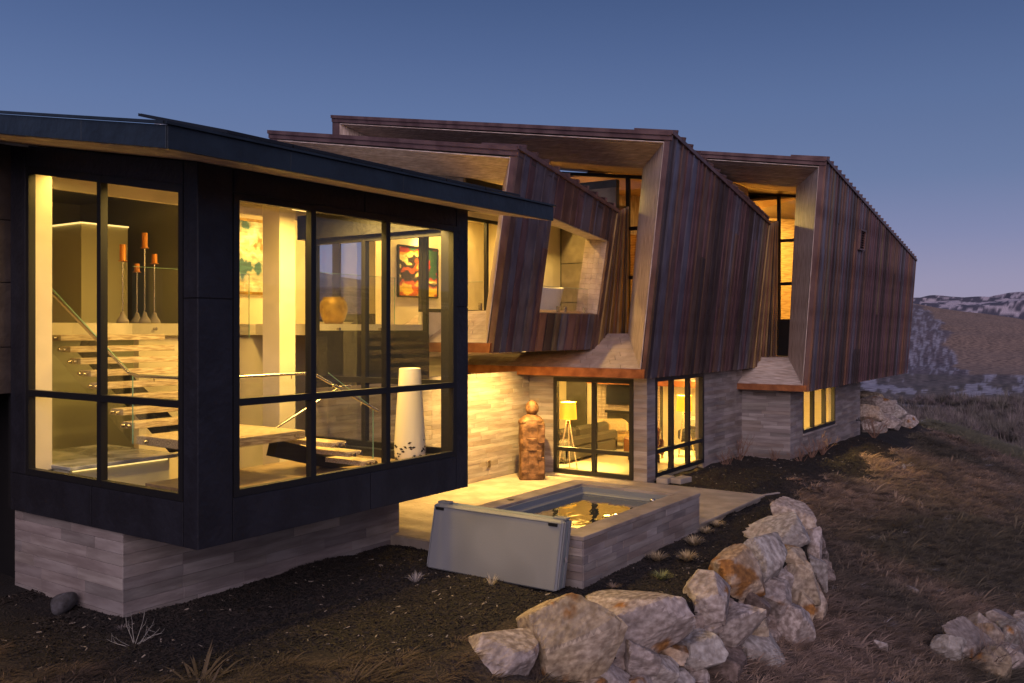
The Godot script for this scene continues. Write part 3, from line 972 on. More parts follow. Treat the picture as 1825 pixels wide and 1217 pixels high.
	ceiling_lamp(P(7.12, 5.655, 10.4), 0.08, 1.3, 4.0, WARM)
	ceiling_lamp(P(7.12, 5.90, 12.2), 0.08, 1.3, 4.0, WARM)
	ceiling_lamp(P(10.9, 5.66, 10.9), 0.5, 2.0, 40.0, WARM)
	ceiling_lamp(P(9.5, 6.4, 14.2), 3.0, 0.2, 22.0, WARM)  # added out of sight behind the bulkhead to brighten the lounge
	ceiling_lamp(P(9.8, 3.46, 15.8), 3.0, 0.2, 3.0, WARM)
	ceiling_lamp(P(13.7, 6.38, 14.6), 2.6, 0.25, 20.0, WARM)
	ceiling_lamp(P(17.3, 6.38, 13.75), 2.6, 0.2, 10.0, WARM)
	spot(P(13.2, 6.38, 15.3), P(13.25, 5.2, 16.2), 4.0, WARM, 28)
	spot(P(16.8, 6.38, 13.7), P(16.8, 5.2, 14.3), 14.0, WARM, 28)
	spot(P(14.75, 6.38, 15.0), P(14.75, 3.8, 15.0), 12.0, WARM, 24)

# ---------- the three leaning copper volumes ----------
const COPPER := ["copper_plum", "copper_slate", "copper_brown", "copper_dark", "copper_plum", "copper_slate", "copper_olive", "copper_dark", "copper_brown"]

const FAR_COPPER := ["copper_plum", "copper_dark", "copper_brown", "copper_plum", "copper_dark", "copper_slate", "copper_plum"]

func vb(V: Dictionary, y: float) -> float:      # b of the leaning wall's face at height y
	return V.bb - V.lean * (y - V.yb)

func vtop(V: Dictionary, a: float) -> float:
	return V.yt - V.fall * (a - V.a0)

func wp(V: Dictionary, a: float, y: float) -> Vector3:
	return P(a, y, vb(V, y))

func skin_panel(parent: Node, q: Array, nn: Vector3, key: String, rib := true) -> void:
	var mb := MB.new()
	var t := rng.randf_range(0.86, 1.12)
	mb.tint = Color(t, t * rng.randf_range(0.95, 1.03), t * rng.randf_range(0.95, 1.06))
	# no sheet lies quite flat, so each catches the sky a little differently
	var o0: Vector3 = nn * rng.randf() * 0.022
	var o1: Vector3 = nn * rng.randf() * 0.022
	piece(mb, [q[0] + o0, q[1] + o1, q[2] + o1, q[3] + o0], nn, 0, 1, 0, 1, 0.006, 0.012, 0.0, 0.003)
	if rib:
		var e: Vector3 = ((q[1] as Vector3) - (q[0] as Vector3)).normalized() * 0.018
		mb.tint = Color(t * 1.7, t * 1.35, t * 1.05)  # golden highlight painted on the seam rib
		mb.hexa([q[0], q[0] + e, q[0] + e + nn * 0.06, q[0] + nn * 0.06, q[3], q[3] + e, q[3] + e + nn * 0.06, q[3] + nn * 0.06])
	put(mb, "copper_panel", key, parent)

# standing-seam sheets of uneven widths and lengths from a_from to a_to; hole = [a0, a1, y0, y1 at a0, y1 at a1]
func copper_wall(V: Dictionary, parent: Node, a_from: float, a_to: float, w0: float, w1: float, hole := []) -> void:
	var nn := Vector3(0, -V.lean, 1).normalized()
	var cut := [a_from]
	var a := a_from
	while a < a_to - w1 * 0.8:
		var w := rng.randf_range(w0, w1)
		if hole.size():
			for e in [hole[0], hole[1]]:
				if a < e - 0.001 and a + w > e - w0 * 0.6 and a + w < e + w0 * 1.2:
					w = e - a
				elif a < e - 0.001 and a + w > e:
					w = e - a
		a += w
		cut.append(minf(a, a_to))
	if cut[-1] < a_to:
		cut.append(a_to)
	for i in cut.size() - 1:
		var x0: float = cut[i]; var x1: float = cut[i + 1]
		if x1 - x0 < 0.02:
			continue
		var spans := [[V.yb, vtop(V, x0), V.yb, vtop(V, x1)]]
		if hole.size() and x0 >= hole[0] - 0.01 and x1 <= hole[1] + 0.01:
			var h0 := lerpf(hole[3], hole[4], (x0 - hole[0]) / (hole[1] - hole[0])); var h1 := lerpf(hole[3], hole[4], (x1 - hole[0]) / (hole[1] - hole[0]))
			spans = [[V.yb, hole[2], V.yb, hole[2]], [h0, vtop(V, x0), h1, vtop(V, x1)]]
		for s in spans:
			var q := [wp(V, x0, s[0]), wp(V, x1, s[2]), wp(V, x1, s[3]), wp(V, x0, s[1])]
			var key: String = pick(COPPER if V.has("ea") else FAR_COPPER)
			if rng.randf() < 0.05:
				key = "copper_rust"
			if spans.size() == 1 and rng.randf() < 0.55:
				var v := rng.randf_range(0.15, 0.85)
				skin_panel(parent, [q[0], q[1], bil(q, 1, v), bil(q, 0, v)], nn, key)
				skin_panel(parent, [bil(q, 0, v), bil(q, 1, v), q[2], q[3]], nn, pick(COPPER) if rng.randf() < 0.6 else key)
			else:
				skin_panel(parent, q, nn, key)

# wall behind the sheets, with an opening
func back_wall(V: Dictionary, a0: float, a1: float, th: float, hole := []) -> MB:
	var mb := MB.new()
	var nn := Vector3(0, -V.lean, 1).normalized()
	var add := func(x0, x1, y00, y01, y10, y11):
		plate(mb, [wp(V, x0, y00) - nn * 0.004, wp(V, x1, y10) - nn * 0.004, wp(V, x1, y11) - nn * 0.004, wp(V, x0, y01) - nn * 0.004], nn, th)
	if hole.is_empty():
		add.call(a0, a1, V.yb, vtop(V, a0), V.yb, vtop(V, a1))
	else:
		add.call(a0, hole[0], V.yb, vtop(V, a0), V.yb, vtop(V, hole[0]))
		add.call(hole[1], a1, V.yb, vtop(V, hole[1]), V.yb, vtop(V, a1))
		add.call(hole[0], hole[1], V.yb, hole[2], V.yb, hole[2])
		add.call(hole[0], hole[1], hole[3], vtop(V, hole[0]), hole[4], vtop(V, hole[1]))
	return mb

func copper_volumes() -> void:
	var V1 := {"a0": 15.44, "yb": 3.12, "bb": 11.16, "lean": 0.16, "yt": 7.35, "fall": 0.178, "fold": 20.0, "ea": 22.25, "eb": 11.42, "et": 7.0, "left": 18.1, "ridge": 12.7, "back": 22.2,
		"ib": 12.35, "ib2": 11.85, "fy": 4.04, "ti": 7.02, "depth": 1.5, "lo": 3.32}
	var V2 := {"a0": 18.9, "yb": 2.48, "bb": 9.28, "lean": 0.117, "yt": 8.05, "fall": 0.1915, "fold": 26.0, "ea": 29.15, "eb": 9.55, "et": 7.15, "left": 19.4, "ridge": 10.7, "back": 27.5,
		"ib": 10.56, "ib2": 10.14, "fy": 3.5, "ti": 7.68, "depth": 1.7, "lo": 2.69}
	var V3 := {"a0": 25.4, "yb": 1.88, "bb": 7.49, "lean": 0.075, "yt": 8.29, "fall": 0.145, "fold": 38.75, "left": 14.5, "ridge": 9.0, "back": 38.7,
		"ib": 8.5, "ib2": 8.25, "fy": 2.76, "ti": 7.87, "depth": 1.6, "lo": 2.05}
	var hole1 := [17.1, 19.78, 3.99, 6.12, 5.82]
	var k := 0
	for V in [V1, V2, V3]:
		var hole: Array = hole1 if k == 0 else []
		var nn := Vector3(0, -V.lean, 1).normalized()
		var wall := put(back_wall(V, V.a0 + 0.02, V.fold, 0.10, hole), "copper_wall", "copper_dark", house)
		copper_wall(V, wall, V.a0, V.fold, 0.20 if k < 2 else 0.22, 0.40 if k < 2 else 0.38, hole)
		# the folded return; lamplight from the glass is also painted in as gold sheets
		if V.has("ea"):
			var q := [wp(V, V.fold, V.yb), P(V.ea, V.yb, V.eb), P(V.ea, V.et, V.eb), wp(V, V.fold, vtop(V, V.fold))]
			var qn := qnorm(q, Vector3(-0.2, 0, 1))
			var mb := MB.new()
			var off := qn * 0.22
			mb.hexa([q[0] - qn * 0.004, q[1] - qn * 0.004, q[2] - qn * 0.004, q[3] - qn * 0.004, q[0] - off, q[1] - off, q[2] - off, q[3] - off])
			var fw := put(mb, "copper_wall", "copper_dark", house)
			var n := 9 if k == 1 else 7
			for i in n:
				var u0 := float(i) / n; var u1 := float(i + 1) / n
				skin_panel(fw, [bil(q, u0, 0), bil(q, u1, 0), bil(q, u1, 1), bil(q, u0, 1)], qn, ["copper_lamplit", "copper_brown", "copper_lamplit", "copper_rust", "copper_lamplit", "copper_dark"][i % 6])
		# --- roof: leaning facet to the ridge line, then the main slope
		var e0 := wp(V, V.a0, vtop(V, V.a0)); var e1 := wp(V, V.fold, vtop(V, V.fold))
		var b0: float = -e0.z
		var ry: float = V.yt + 0.17 * (V.ridge - b0)
		var ly: float = V.yt + 0.17 * (V.left - b0)
		var ry1: float = ry - [0.55, 0.0, 1.9][k]
		var ly1: float = ly - [0.55, 0.0, 2.1][k]
		var r0 := P(V.a0, ry, V.ridge); var r1 := P(V.back, ry1, V.ridge)
		var l0 := P(V.a0, ly, V.left); var l1 := P(V.back, ly1, V.left)
		var dn := Vector3(0, -0.15, 0)
		var rm := MB.new()
		var sh := Vector3(0.03, -0.012, 0)
		rm.hexa([e0 + sh, e1 + sh * Vector3(0, 1, 0), r1, r0 + sh, e0 + dn + sh, e1 + dn, r1 + dn, r0 + dn + sh])
		rm.hexa([r0 + sh, r1, l1, l0 + sh, r0 + dn + sh, r1 + dn, l1 + dn, l0 + dn + sh])
		if V.has("ea"):
			var x := P(V.ea, V.et, V.eb)
			rm.hexa([e1, x, P(V.ea, V.et + 0.15, V.eb + 1.2), r1, e1 + dn, x + dn, P(V.ea, V.et + 0.15, V.eb + 1.2) + dn, r1 + dn])
		else:
			# the far end, seen edge on
			rm.hexa([P(38.5, V.yb, 7.5), P(38.74, V.yb, 7.5), P(38.74, V.yb, 14.4), P(38.5, V.yb, 14.4), P(38.5, 6.2, 7.3), P(38.74, 6.2, 7.3), P(38.74, 6.4, 14.4), P(38.5, 6.4, 14.4)])
		var roof := put(rm, "roof", "copper_dark", house)
		# eave trim along the leaning wall, with the seams of the roof sheets showing over it
		var ev := MB.new()
		ev.bar(e0 + Vector3(-0.05, 0.02, 0.03), e1 + Vector3(0.02, 0.02, 0.03), 0.10, 0.09)
		put(ev, "eave_trim", "copper_edge", roof)
		var fold_len: float = V.fold - V.a0
		var ns := int(fold_len / 0.42)
		for i in ns:
			var t := (i + 0.5) / ns
			var p := e0.lerp(e1, t) + Vector3(0, 0.06, 0.0)
			var up2 := (r0.lerp(r1, t) - e0.lerp(e1, t)) * 0.5
			var sm := MB.new()
			sm.bar(p + Vector3(0, 0.02, 0.08), p + up2 + Vector3(0, 0.02, 0), 0.05, 0.13)
			put(sm, "roof_seam", "copper_edge", roof)
		# --- front: copper frame round the opening, fascia in two steps
		var fx: float = V.a0
		var up := 0.17
		var ib: float = vb(V, V.lo) + 0.12; var ibt: float = vb(V, V.yt - 0.2) + 0.12     # reveal's outer line
		var toy := func(b): return V.yt + up * (b - b0) - 0.19                    # outer soffit line
		var oBR := P(fx, V.lo, ib); var oTR := P(fx, toy.call(ibt), ibt)
		var oTL := P(fx, toy.call(V.left - 0.3), V.left - 0.3); var oBL := P(fx, V.lo, V.left - 0.3)
		var d: float = V.depth
		var tin := func(b): return V.ti + up * (b - V.ib2)
		var iBR := P(fx + d, V.fy, V.ib); var iTR := P(fx + d, V.ti, V.ib2)
		var iTL := P(fx + d, tin.call(V.left - 1.2), V.left - 1.2); var iBL := P(fx + d, V.fy, V.left - 1.2)
		var fm := MB.new()
		var back := Vector3(0.06, 0, 0)
		var wb0 := wp(V, fx, V.yb); var wt0 := e0
		fm.hexa([wb0, oBR + Vector3(0, V.yb - V.lo, 0), oTR + Vector3(0, 0.19, 0), wt0 + Vector3(0, 0.0, 0), wb0 + back, oBR + Vector3(0, V.yb - V.lo, 0) + back, oTR + Vector3(0, 0.19, 0) + back, wt0 + back])
		var fr := put(fm, "opening_frame", "copper_edge", house)
		var fb := MB.new()
		var lip := Vector3(-0.05, 0, 0)
		fb.hexa([P(fx, V.yb, vb(V, V.yb) + 0.0), P(fx, V.yb, V.left), P(fx, V.lo, V.left), P(fx, V.lo, vb(V, V.lo)), P(fx, V.yb, vb(V, V.yb)) + lip, P(fx, V.yb, V.left) + lip, P(fx, V.lo, V.left) + lip, P(fx, V.lo, vb(V, V.lo)) + lip])
		put(fb, "sill_fascia", "copper_trim", fr)
		for st in [[0.0, 0.09, 0.07], [0.09, 0.195, 0.03]]:
			var ft := MB.new()
			var o := Vector3(-st[2], 0, 0)
			var t0 := Vector3(0, 0.03 - st[0], 0); var t1 := Vector3(0, 0.03 - st[1], 0)
			var s0 := e0 + Vector3(0, 0, 0.05)
			ft.hexa([s0 + t0, l0 + t0, l0 + t1, s0 + t1, s0 + t0 + o, l0 + t0 + o, l0 + t1 + o, s0 + t1 + o])
			put(ft, "fascia", "copper_edge", fr)
		# left end of the front
		var le := MB.new()
		le.hexa([oBL, P(fx, V.lo, V.left), l0, oTL, oBL + back, P(fx, V.lo, V.left) + back, l0 + back, oTL + back])
		put(le, "opening_frame", "copper_edge", house)
		var cap := MB.new()
		var u5 := Vector3(0, 0.6, 0); var z5 := Vector3(0, 0, 0.1)
		cap.hexa([oTL, P(fx + 4.0, toy.call(V.left - 0.3), V.left - 0.3), P(fx + 4.0, toy.call(V.left - 0.3) + 0.1, V.left - 0.3), oTL + u5 * 0.2, oTL + z5, P(fx + 4.0, toy.call(V.left - 0.3), V.left - 0.4), P(fx + 4.0, toy.call(V.left - 0.3) + 0.1, V.left - 0.4), oTL + u5 * 0.2 + z5])
		cap.hexa([iTL, P(fx + 4.0, V.fy, V.left - 1.2), P(fx + 4.0, toy.call(V.left - 1.2), V.left - 1.2), iTL + u5, iTL + z5, P(fx + 4.0, V.fy, V.left - 1.3), P(fx + 4.0, toy.call(V.left - 1.2), V.left - 1.3), iTL + u5 + z5])
		put(cap, "end_wall", "copper_dark", house)
		# --- the funnel: soffit, right reveal, sill
		var sq := [oTR, oTL, iTL, iTR]
		var sn := qnorm(sq, Vector3(-0.3, -1, 0))
		var sbk := MB.new()
		plate(sbk, sq.map(func(p): return p - sn * 0.09), sn, 0.03)
		var so := put(sbk, "soffit", "board_back", house)
		boards(so, "soffit_board", ["board", "board_warm", "board_pale"], sq, sn, [9, 15, 12][k])
		var rq := [oBR, oTR, iTR, iBR]
		var rn := qnorm(rq, Vector3(-1, 0, -1))
		var rbk := MB.new()
		plate(rbk, rq.map(func(p): return p - rn * 0.09), rn, 0.03)
		var ro := put(rbk, "reveal", "board_back", house)
		boards(ro, "reveal_board", ["board_up"], rq, rn, [7, 13, 12][k])
		var lq := [oBL.lerp(oTL, 0.66), oTL, iTL, iBL.lerp(iTL, 0.66)]
		var ln := qnorm(lq, Vector3(-0.3, 0, 1))
		var lbk := MB.new()
		plate(lbk, lq, ln, 0.05)
		put(lbk, "reveal", "board_up", house)
		var tq := [oBR, oBL, iBL, iBR]
		var tn := qnorm(tq, Vector3(-0.5, 1, 0))
		var tbk := MB.new()
		plate(tbk, tq.map(func(p): return p - tn * 0.03), tn, 0.05)
		var to := put(tbk, "sill", "board_back", house)
		if k == 2:
			boards(to, "sill_board", ["board", "board_pale"], tq, tn, 10)
		else:
			var tqr := [oBR, P(fx, V.lo, minf(V.left - 0.3, 15.2)), P(fx + d, V.fy, minf(V.left - 1.2, 15.2)), iBR]
			courses(to, "sill_tile", ["tile"], tqr, tn, 0.21, 0.75, 0.75, 0.008, 0.014, false, 0.001)
		# --- straight part from the funnel to the glass: floor, ceiling, side
		var gA: float = [21.3, 22.3, 29.2][k]
		var st2 := MB.new()
		st2.box(P(fx + d, V.fy - 0.2, V.ib - 0.3), P(gA, V.fy - 0.006, V.left - 1.2 if k > 0 else 13.0))
		put(st2, "deck", "tile", house)
		var ce := MB.new()
		var cl: float = 13.0 if k == 0 else V.left - 1.2
		ce.hexa([iTR, P(gA, V.ti, V.ib2), P(gA, tin.call(cl), cl), P(fx + d, tin.call(cl), cl), iTR + Vector3(0, 0.08, 0), P(gA, V.ti + 0.08, V.ib2), P(gA, tin.call(cl) + 0.08, cl), P(fx + d, tin.call(cl) + 0.08, cl)])
		put(ce, "recess_ceiling", "board_warm", house)
		if k > 0:
			var sd := MB.new()
			sd.hexa([P(fx + d, V.fy, V.ib), P(gA, V.fy, V.ib), P(gA, V.ti, V.ib2), P(fx + d, V.ti, V.ib2), P(fx + d, V.fy, V.ib - 0.15), P(gA, V.fy, V.ib - 0.15), P(gA, V.ti, V.ib2 - 0.15), P(fx + d, V.ti, V.ib2 - 0.15)])
			put(sd, "recess_side", "board_up", house)
		# underside
		var un := MB.new()
		un.box(P(fx + 0.07, V.yb + 0.01, vb(V, V.yb) + 0.02), P(V.fold if k == 2 else V.ea - 0.1, V.yb + 0.1, 13.0 if k == 0 else V.left - 0.4))
		put(un, "underside", "board_warm", house)
		k += 1
	# walls that close the two near volumes towards the left
	for bb in [[P(16.95, 6.55, 13.05), P(17.05, 8.0, 16.9)], [P(16.95, 6.55, 16.85), P(21.4, 8.0, 16.95)], [P(22.31, 3.5, 15.28), P(22.42, 8.3, 18.2)]]:
		var cw := MB.new()
		cw.box(bb[0], bb[1])
		put(cw, "recess_wall", "taupe", house)
	# glazing of the two upper rooms
	var g2 := 22.3
	window(P(g2, 3.5, 9.95), P(g2, 7.66, 15.3), [1.5, 3.6], [5.04, 6.38], 0.10, 0.10, "glass", 8.4)
	window(P(29.2, 2.76, 8.15), P(29.2, 7.85, 13.2), [1.36, 3.4], [3.9, 5.1, 6.5], 0.10, 0.10, "glass", 8.55)
	var kick := MB.new()
	kick.box(P(29.14, 2.76, 8.2), P(29.26, 3.86, 9.5))
	put(kick, "kick_panel", "black", house)
	# punched opening: lined jambs, soffit, glass rails on posts
	var V := V1
	var nn1 := Vector3(0, -V.lean, 1).normalized()
	var th := 0.62
	var inw := -nn1 * th
	var j := MB.new()
	var c := [wp(V, hole1[1], hole1[2]), wp(V, hole1[1], hole1[4]), wp(V, hole1[0], hole1[3]), wp(V, hole1[0], hole1[2])]
	var jq := [c[0], c[1], c[1] + inw, c[0] + inw]
	plate(j, jq, Vector3(-1, 0, 0), 0.05)
	var jo := put(j, "opening_lining", "board_back", house)
	courses(jo, "lining_tile", ["tile"], jq, Vector3(-1, 0, 0), 0.16, 0.13, 0.13, 0.003, 0.008, false, 0.001)
	var s2 := MB.new()
	var sq2 := [c[2], c[1], c[1] + inw, c[2] + inw]
	plate(s2, sq2, Vector3(0, -1, 0), 0.05)
	var so2 := put(s2, "opening_soffit", "board_back", house)
	boards(so2, "soffit_board", ["board_pale"], sq2, qnorm(sq2, Vector3(0, -1, 0)), 5)
	var s3 := MB.new()
	plate(s3, [c[3], c[0], c[0] + inw, c[3] + inw], Vector3(0, 1, 0), 0.05)
	put(s3, "opening_sill", "copper_edge", house)
	for gl in [[P(17.15, 3.99, 11.25), P(18.45, 4.62, 11.25)], [P(18.5, 3.99, 11.25), P(19.72, 4.62, 11.25)], [P(16.85, 4.05, 12.4), P(16.85, 4.72, 13.0)]]:
		var rg := MB.new()
		rg.hexa([gl[0], Vector3(gl[1].x, gl[0].y, gl[1].z), gl[1], Vector3(gl[0].x, gl[1].y, gl[0].z), gl[0] + Vector3(0.008, 0, -0.008), Vector3(gl[1].x, gl[0].y, gl[1].z) + Vector3(0.008, 0, -0.008), gl[1] + Vector3(0.008, 0, -0.008), Vector3(gl[0].x, gl[1].y, gl[0].z) + Vector3(0.008, 0, -0.008)])
		var ro2 := put(rg, "glass_rail", "rail_glass", house)
		var te := MB.new()
		te.bar(Vector3(gl[0].x, gl[1].y, gl[0].z), gl[1], 0.014, 0.006)
		put(te, "top_edge", "rail_edge", ro2)
		for t in [0.12, 0.88]:
			var ps := MB.new()
			var p: Vector3 = gl[0].lerp(Vector3(gl[1].x, gl[0].y, gl[1].z), t)
			ps.box(p + Vector3(-0.03, 0, -0.03), p + Vector3(0.03, 0.17, 0.03))
			put(ps, "clamp_post", "steel", ro2)
	# terrace end wall of wide taupe panels
	var tb := MB.new()
	tb.box(P(21.32, 3.2, 11.3), P(21.5, 7.6, 13.2))
	var tw := put(tb, "terrace_wall", "room_dark", house)
	for h in [[4.03, 4.35], [4.35, 5.42], [5.42, 6.6], [6.6, 7.4]]:
		var pm := MB.new()
		piece(pm, [P(21.32, h[0], 11.3), P(21.32, h[0], 13.0), P(21.32, h[1], 13.0), P(21.32, h[1], 11.3)], Vector3(-1, 0, 0), 0, 1, 0, 1, 0.02, 0.02)
		put(pm, "wall_panel", "taupe", tw)
	# vent louver on the far copper wall
	var lv := MB.new()
	var q0 := wp(V3, 29.5, 6.15); var q1 := wp(V3, 30.15, 6.15); var q2 := wp(V3, 30.15, 6.75); var q3 := wp(V3, 29.5, 6.75)
	var n3 := Vector3(0, -V3.lean, 1).normalized()
	var out := n3 * 0.12
	for e in [[q0, q1], [q1, q2], [q2, q3], [q3, q0]]:
		lv.bar(e[0] + out * 0.5, e[1] + out * 0.5, 0.12, 0.04, n3.cross(e[1] - e[0]))
	var lo := put(lv, "vent_louver", "copper_edge", house)
	for i in 8:
		var sl := MB.new()
		var t := (i + 0.5) / 8.0
		sl.bar(q0.lerp(q3, t) + out * 0.5, q1.lerp(q2, t) + out * 0.5, 0.08, 0.012, Vector3(0, 0.6, 0.5))
		put(sl, "slat", "copper_edge", lo)
	spot(P(17.2, 3.1, 11.5), P(17.4, 0.4, 12.6), 38.0, Color(1.0, 0.79, 0.41), 66)
	spot(P(15.9, 3.1, 12.2), P(15.8, 0.0, 11.9), 18.0, Color(1.0, 0.79, 0.41), 62)
	ceiling_lamp(P(19.3, 6.95, 12.2), 1.6, 0.14, 14.0, WARM)

# ---------- limestone lower storey ----------
const STONES := ["stone", "stone", "stone_grey", "stone_pale", "stone_tan"]

func stone_face(mb_parent: Node, p: Vector3, q: Vector3, towards: Vector3, joined := false, row := 0.105) -> void:
	courses(mb_parent, "stone", STONES, [p, Vector3(q.x, p.y, q.z), q, Vector3(p.x, q.y, p.z)], towards, row, 0.45, 1.25, 0.003, 0.012, joined, 0.006)

func lower_house() -> void:
	var L := Vector3(-1, 0, 0); var R := Vector3(0, 0, 1)
	# alcove: wall along a at b = 12.8, and the window front at a = 19.4
	var al := MB.new()
	al.box(P(12.0, -0.1, 12.82), P(19.5, 2.55, 13.05))
	var aw := put(al, "stone_wall", "stone_back", house)
	stone_face(aw, P(15.5, 0, 12.82), P(19.42, 2.56, 12.82), R)
	stone_face(aw, P(12.0, 0, 12.82), P(15.5, 2.56, 12.82), R, true)
	var fr := MB.new()
	fr.box(P(19.42, -0.1, 12.09), P(19.65, 2.5, 12.82))
	fr.box(P(19.42, -0.1, 9.48), P(19.65, 2.5, 9.80))
	fr.box(P(19.425, 2.41, 9.79), P(19.64, 2.5, 12.1))
	var fw := put(fr, "stone_wall", "stone_back", house)
	stone_face(fw, P(19.42, 0, 12.07), P(19.42, 2.47, 12.80), L)
	stone_face(fw, P(19.42, 0, 9.468), P(19.42, 2.47, 9.82), L)
	stone_face(fw, P(19.408, 0, 9.48), P(19.86, 2.47, 9.48), R)
	window(P(19.45, 0.02, 9.83), P(19.45, 2.41, 12.06), [1.08], [0.62], 0.10, 0.12)
	var sr := MB.new()
	sr.box(P(19.64, -0.1, 9.49), P(19.86, 2.5, 9.7))
	sr.box(P(22.86, -0.1, 9.50), P(25.8, 2.5, 9.72))
	var sw := put(sr, "stone_wall", "stone_back", house)
	stone_face(sw, P(22.86, -0.1, 9.50), P(25.76, 2.47, 9.50), R)
	window(P(19.87, 0.05, 9.52), P(22.85, 2.45, 9.52), [1.0, 2.02], [0.66], 0.10, 0.12)
	# below the third volume: projecting block with its own window
	var v3 := MB.new()
	v3.box(P(25.77, -0.3, 8.07), P(26.0, 1.9, 9.7))
	v3.box(P(26.0, -0.3, 8.08), P(26.95, 1.89, 8.3))
	v3.box(P(30.55, -0.3, 8.08), P(33.8, 1.89, 8.3))
	v3.box(P(26.95, -0.3, 8.081), P(30.55, 0.5, 8.3))
	v3.box(P(33.55, -0.3, 8.3), P(33.8, 1.885, 14.0))
	var w3 := put(v3, "stone_wall", "stone_back", house)
	stone_face(w3, P(25.77, -0.2, 8.06), P(25.77, 1.9, 9.5), L)
	courses(w3, "stone", STONES, [P(25.76, -0.2, 8.08), P(26.96, -0.2, 8.08), P(26.96, 1.88, 8.08), P(25.76, 1.88, 8.08)], R, 0.105, 0.45, 1.2, 0.003, 0.012, true, 0.006)
	courses(w3, "stone", STONES, [P(26.96, -0.2, 8.08), P(30.54, -0.2, 8.08), P(30.54, 0.5, 8.08), P(26.96, 0.5, 8.08)], R, 0.105, 0.45, 1.2, 0.003, 0.012, true, 0.006)
	courses(w3, "stone", STONES, [P(30.54, -0.2, 8.08), P(33.8, -0.2, 8.08), P(33.8, 1.88, 8.08), P(30.54, 1.88, 8.08)], R, 0.105, 0.45, 1.2, 0.003, 0.012, true, 0.006)
	window(P(26.97, 0.52, 8.13), P(30.53, 1.88, 8.13), [1.15, 2.4], [], 0.10, 0.12)
	var sill := MB.new()
	sill.box(P(26.95, 0.47, 8.02), P(30.56, 0.515, 8.2))
	put(sill, "window_sill", "stone_pale", house)
	# fittings on the stone
	var ob := MB.new()
	ob.soft_box(P(17.55, 0.28, 12.80), P(17.68, 0.46, 12.77), 0.008)
	put(ob, "outlet_cover", "steel", house)
	var tp := MB.new()
	tp.tube([P(33.2, 0.42, 8.06), P(33.2, 0.42, 7.93), P(33.2, 0.34, 7.90)], [0.022, 0.022, 0.018], 8)
	tp.tube([P(33.12, 0.50, 7.97), P(33.28, 0.50, 7.97)], [0.012], 6)
	tp.tube([P(33.2, 0.42, 7.97), P(33.2, 0.50, 7.97)], [0.012], 6)
	put(tp, "garden_tap", "dark_steel", house)

func room(lo: Vector3, hi: Vector3, open: Array, wall: String, floor_m: String, ceil_m: String) -> void:
	# lo, hi in (a, y, b); open lists the sides left open: "a0", "b0"
	var t := 0.12
	var w := MB.new()
	if not "a0" in open: w.box(P(lo.x - t, lo.y, lo.z), P(lo.x, hi.y, hi.z))
	w.box(P(hi.x, lo.y, lo.z), P(hi.x + t, hi.y, hi.z))
	if not "b0" in open: w.box(P(lo.x, lo.y, lo.z - t), P(hi.x, hi.y, lo.z))
	w.box(P(lo.x, lo.y, hi.z), P(hi.x, hi.y, hi.z + t))
	put(w, "interior_wall", wall, house)
	var f := MB.new()
	f.box(P(lo.x - t, lo.y - t, lo.z - 0.05), P(hi.x + t, lo.y, hi.z + t))
	put(f, "floor", floor_m, house)
	var c := MB.new()
	c.box(P(lo.x, hi.y, lo.z), P(hi.x, hi.y + 0.08, hi.z))
	put(c, "ceiling", ceil_m, house)

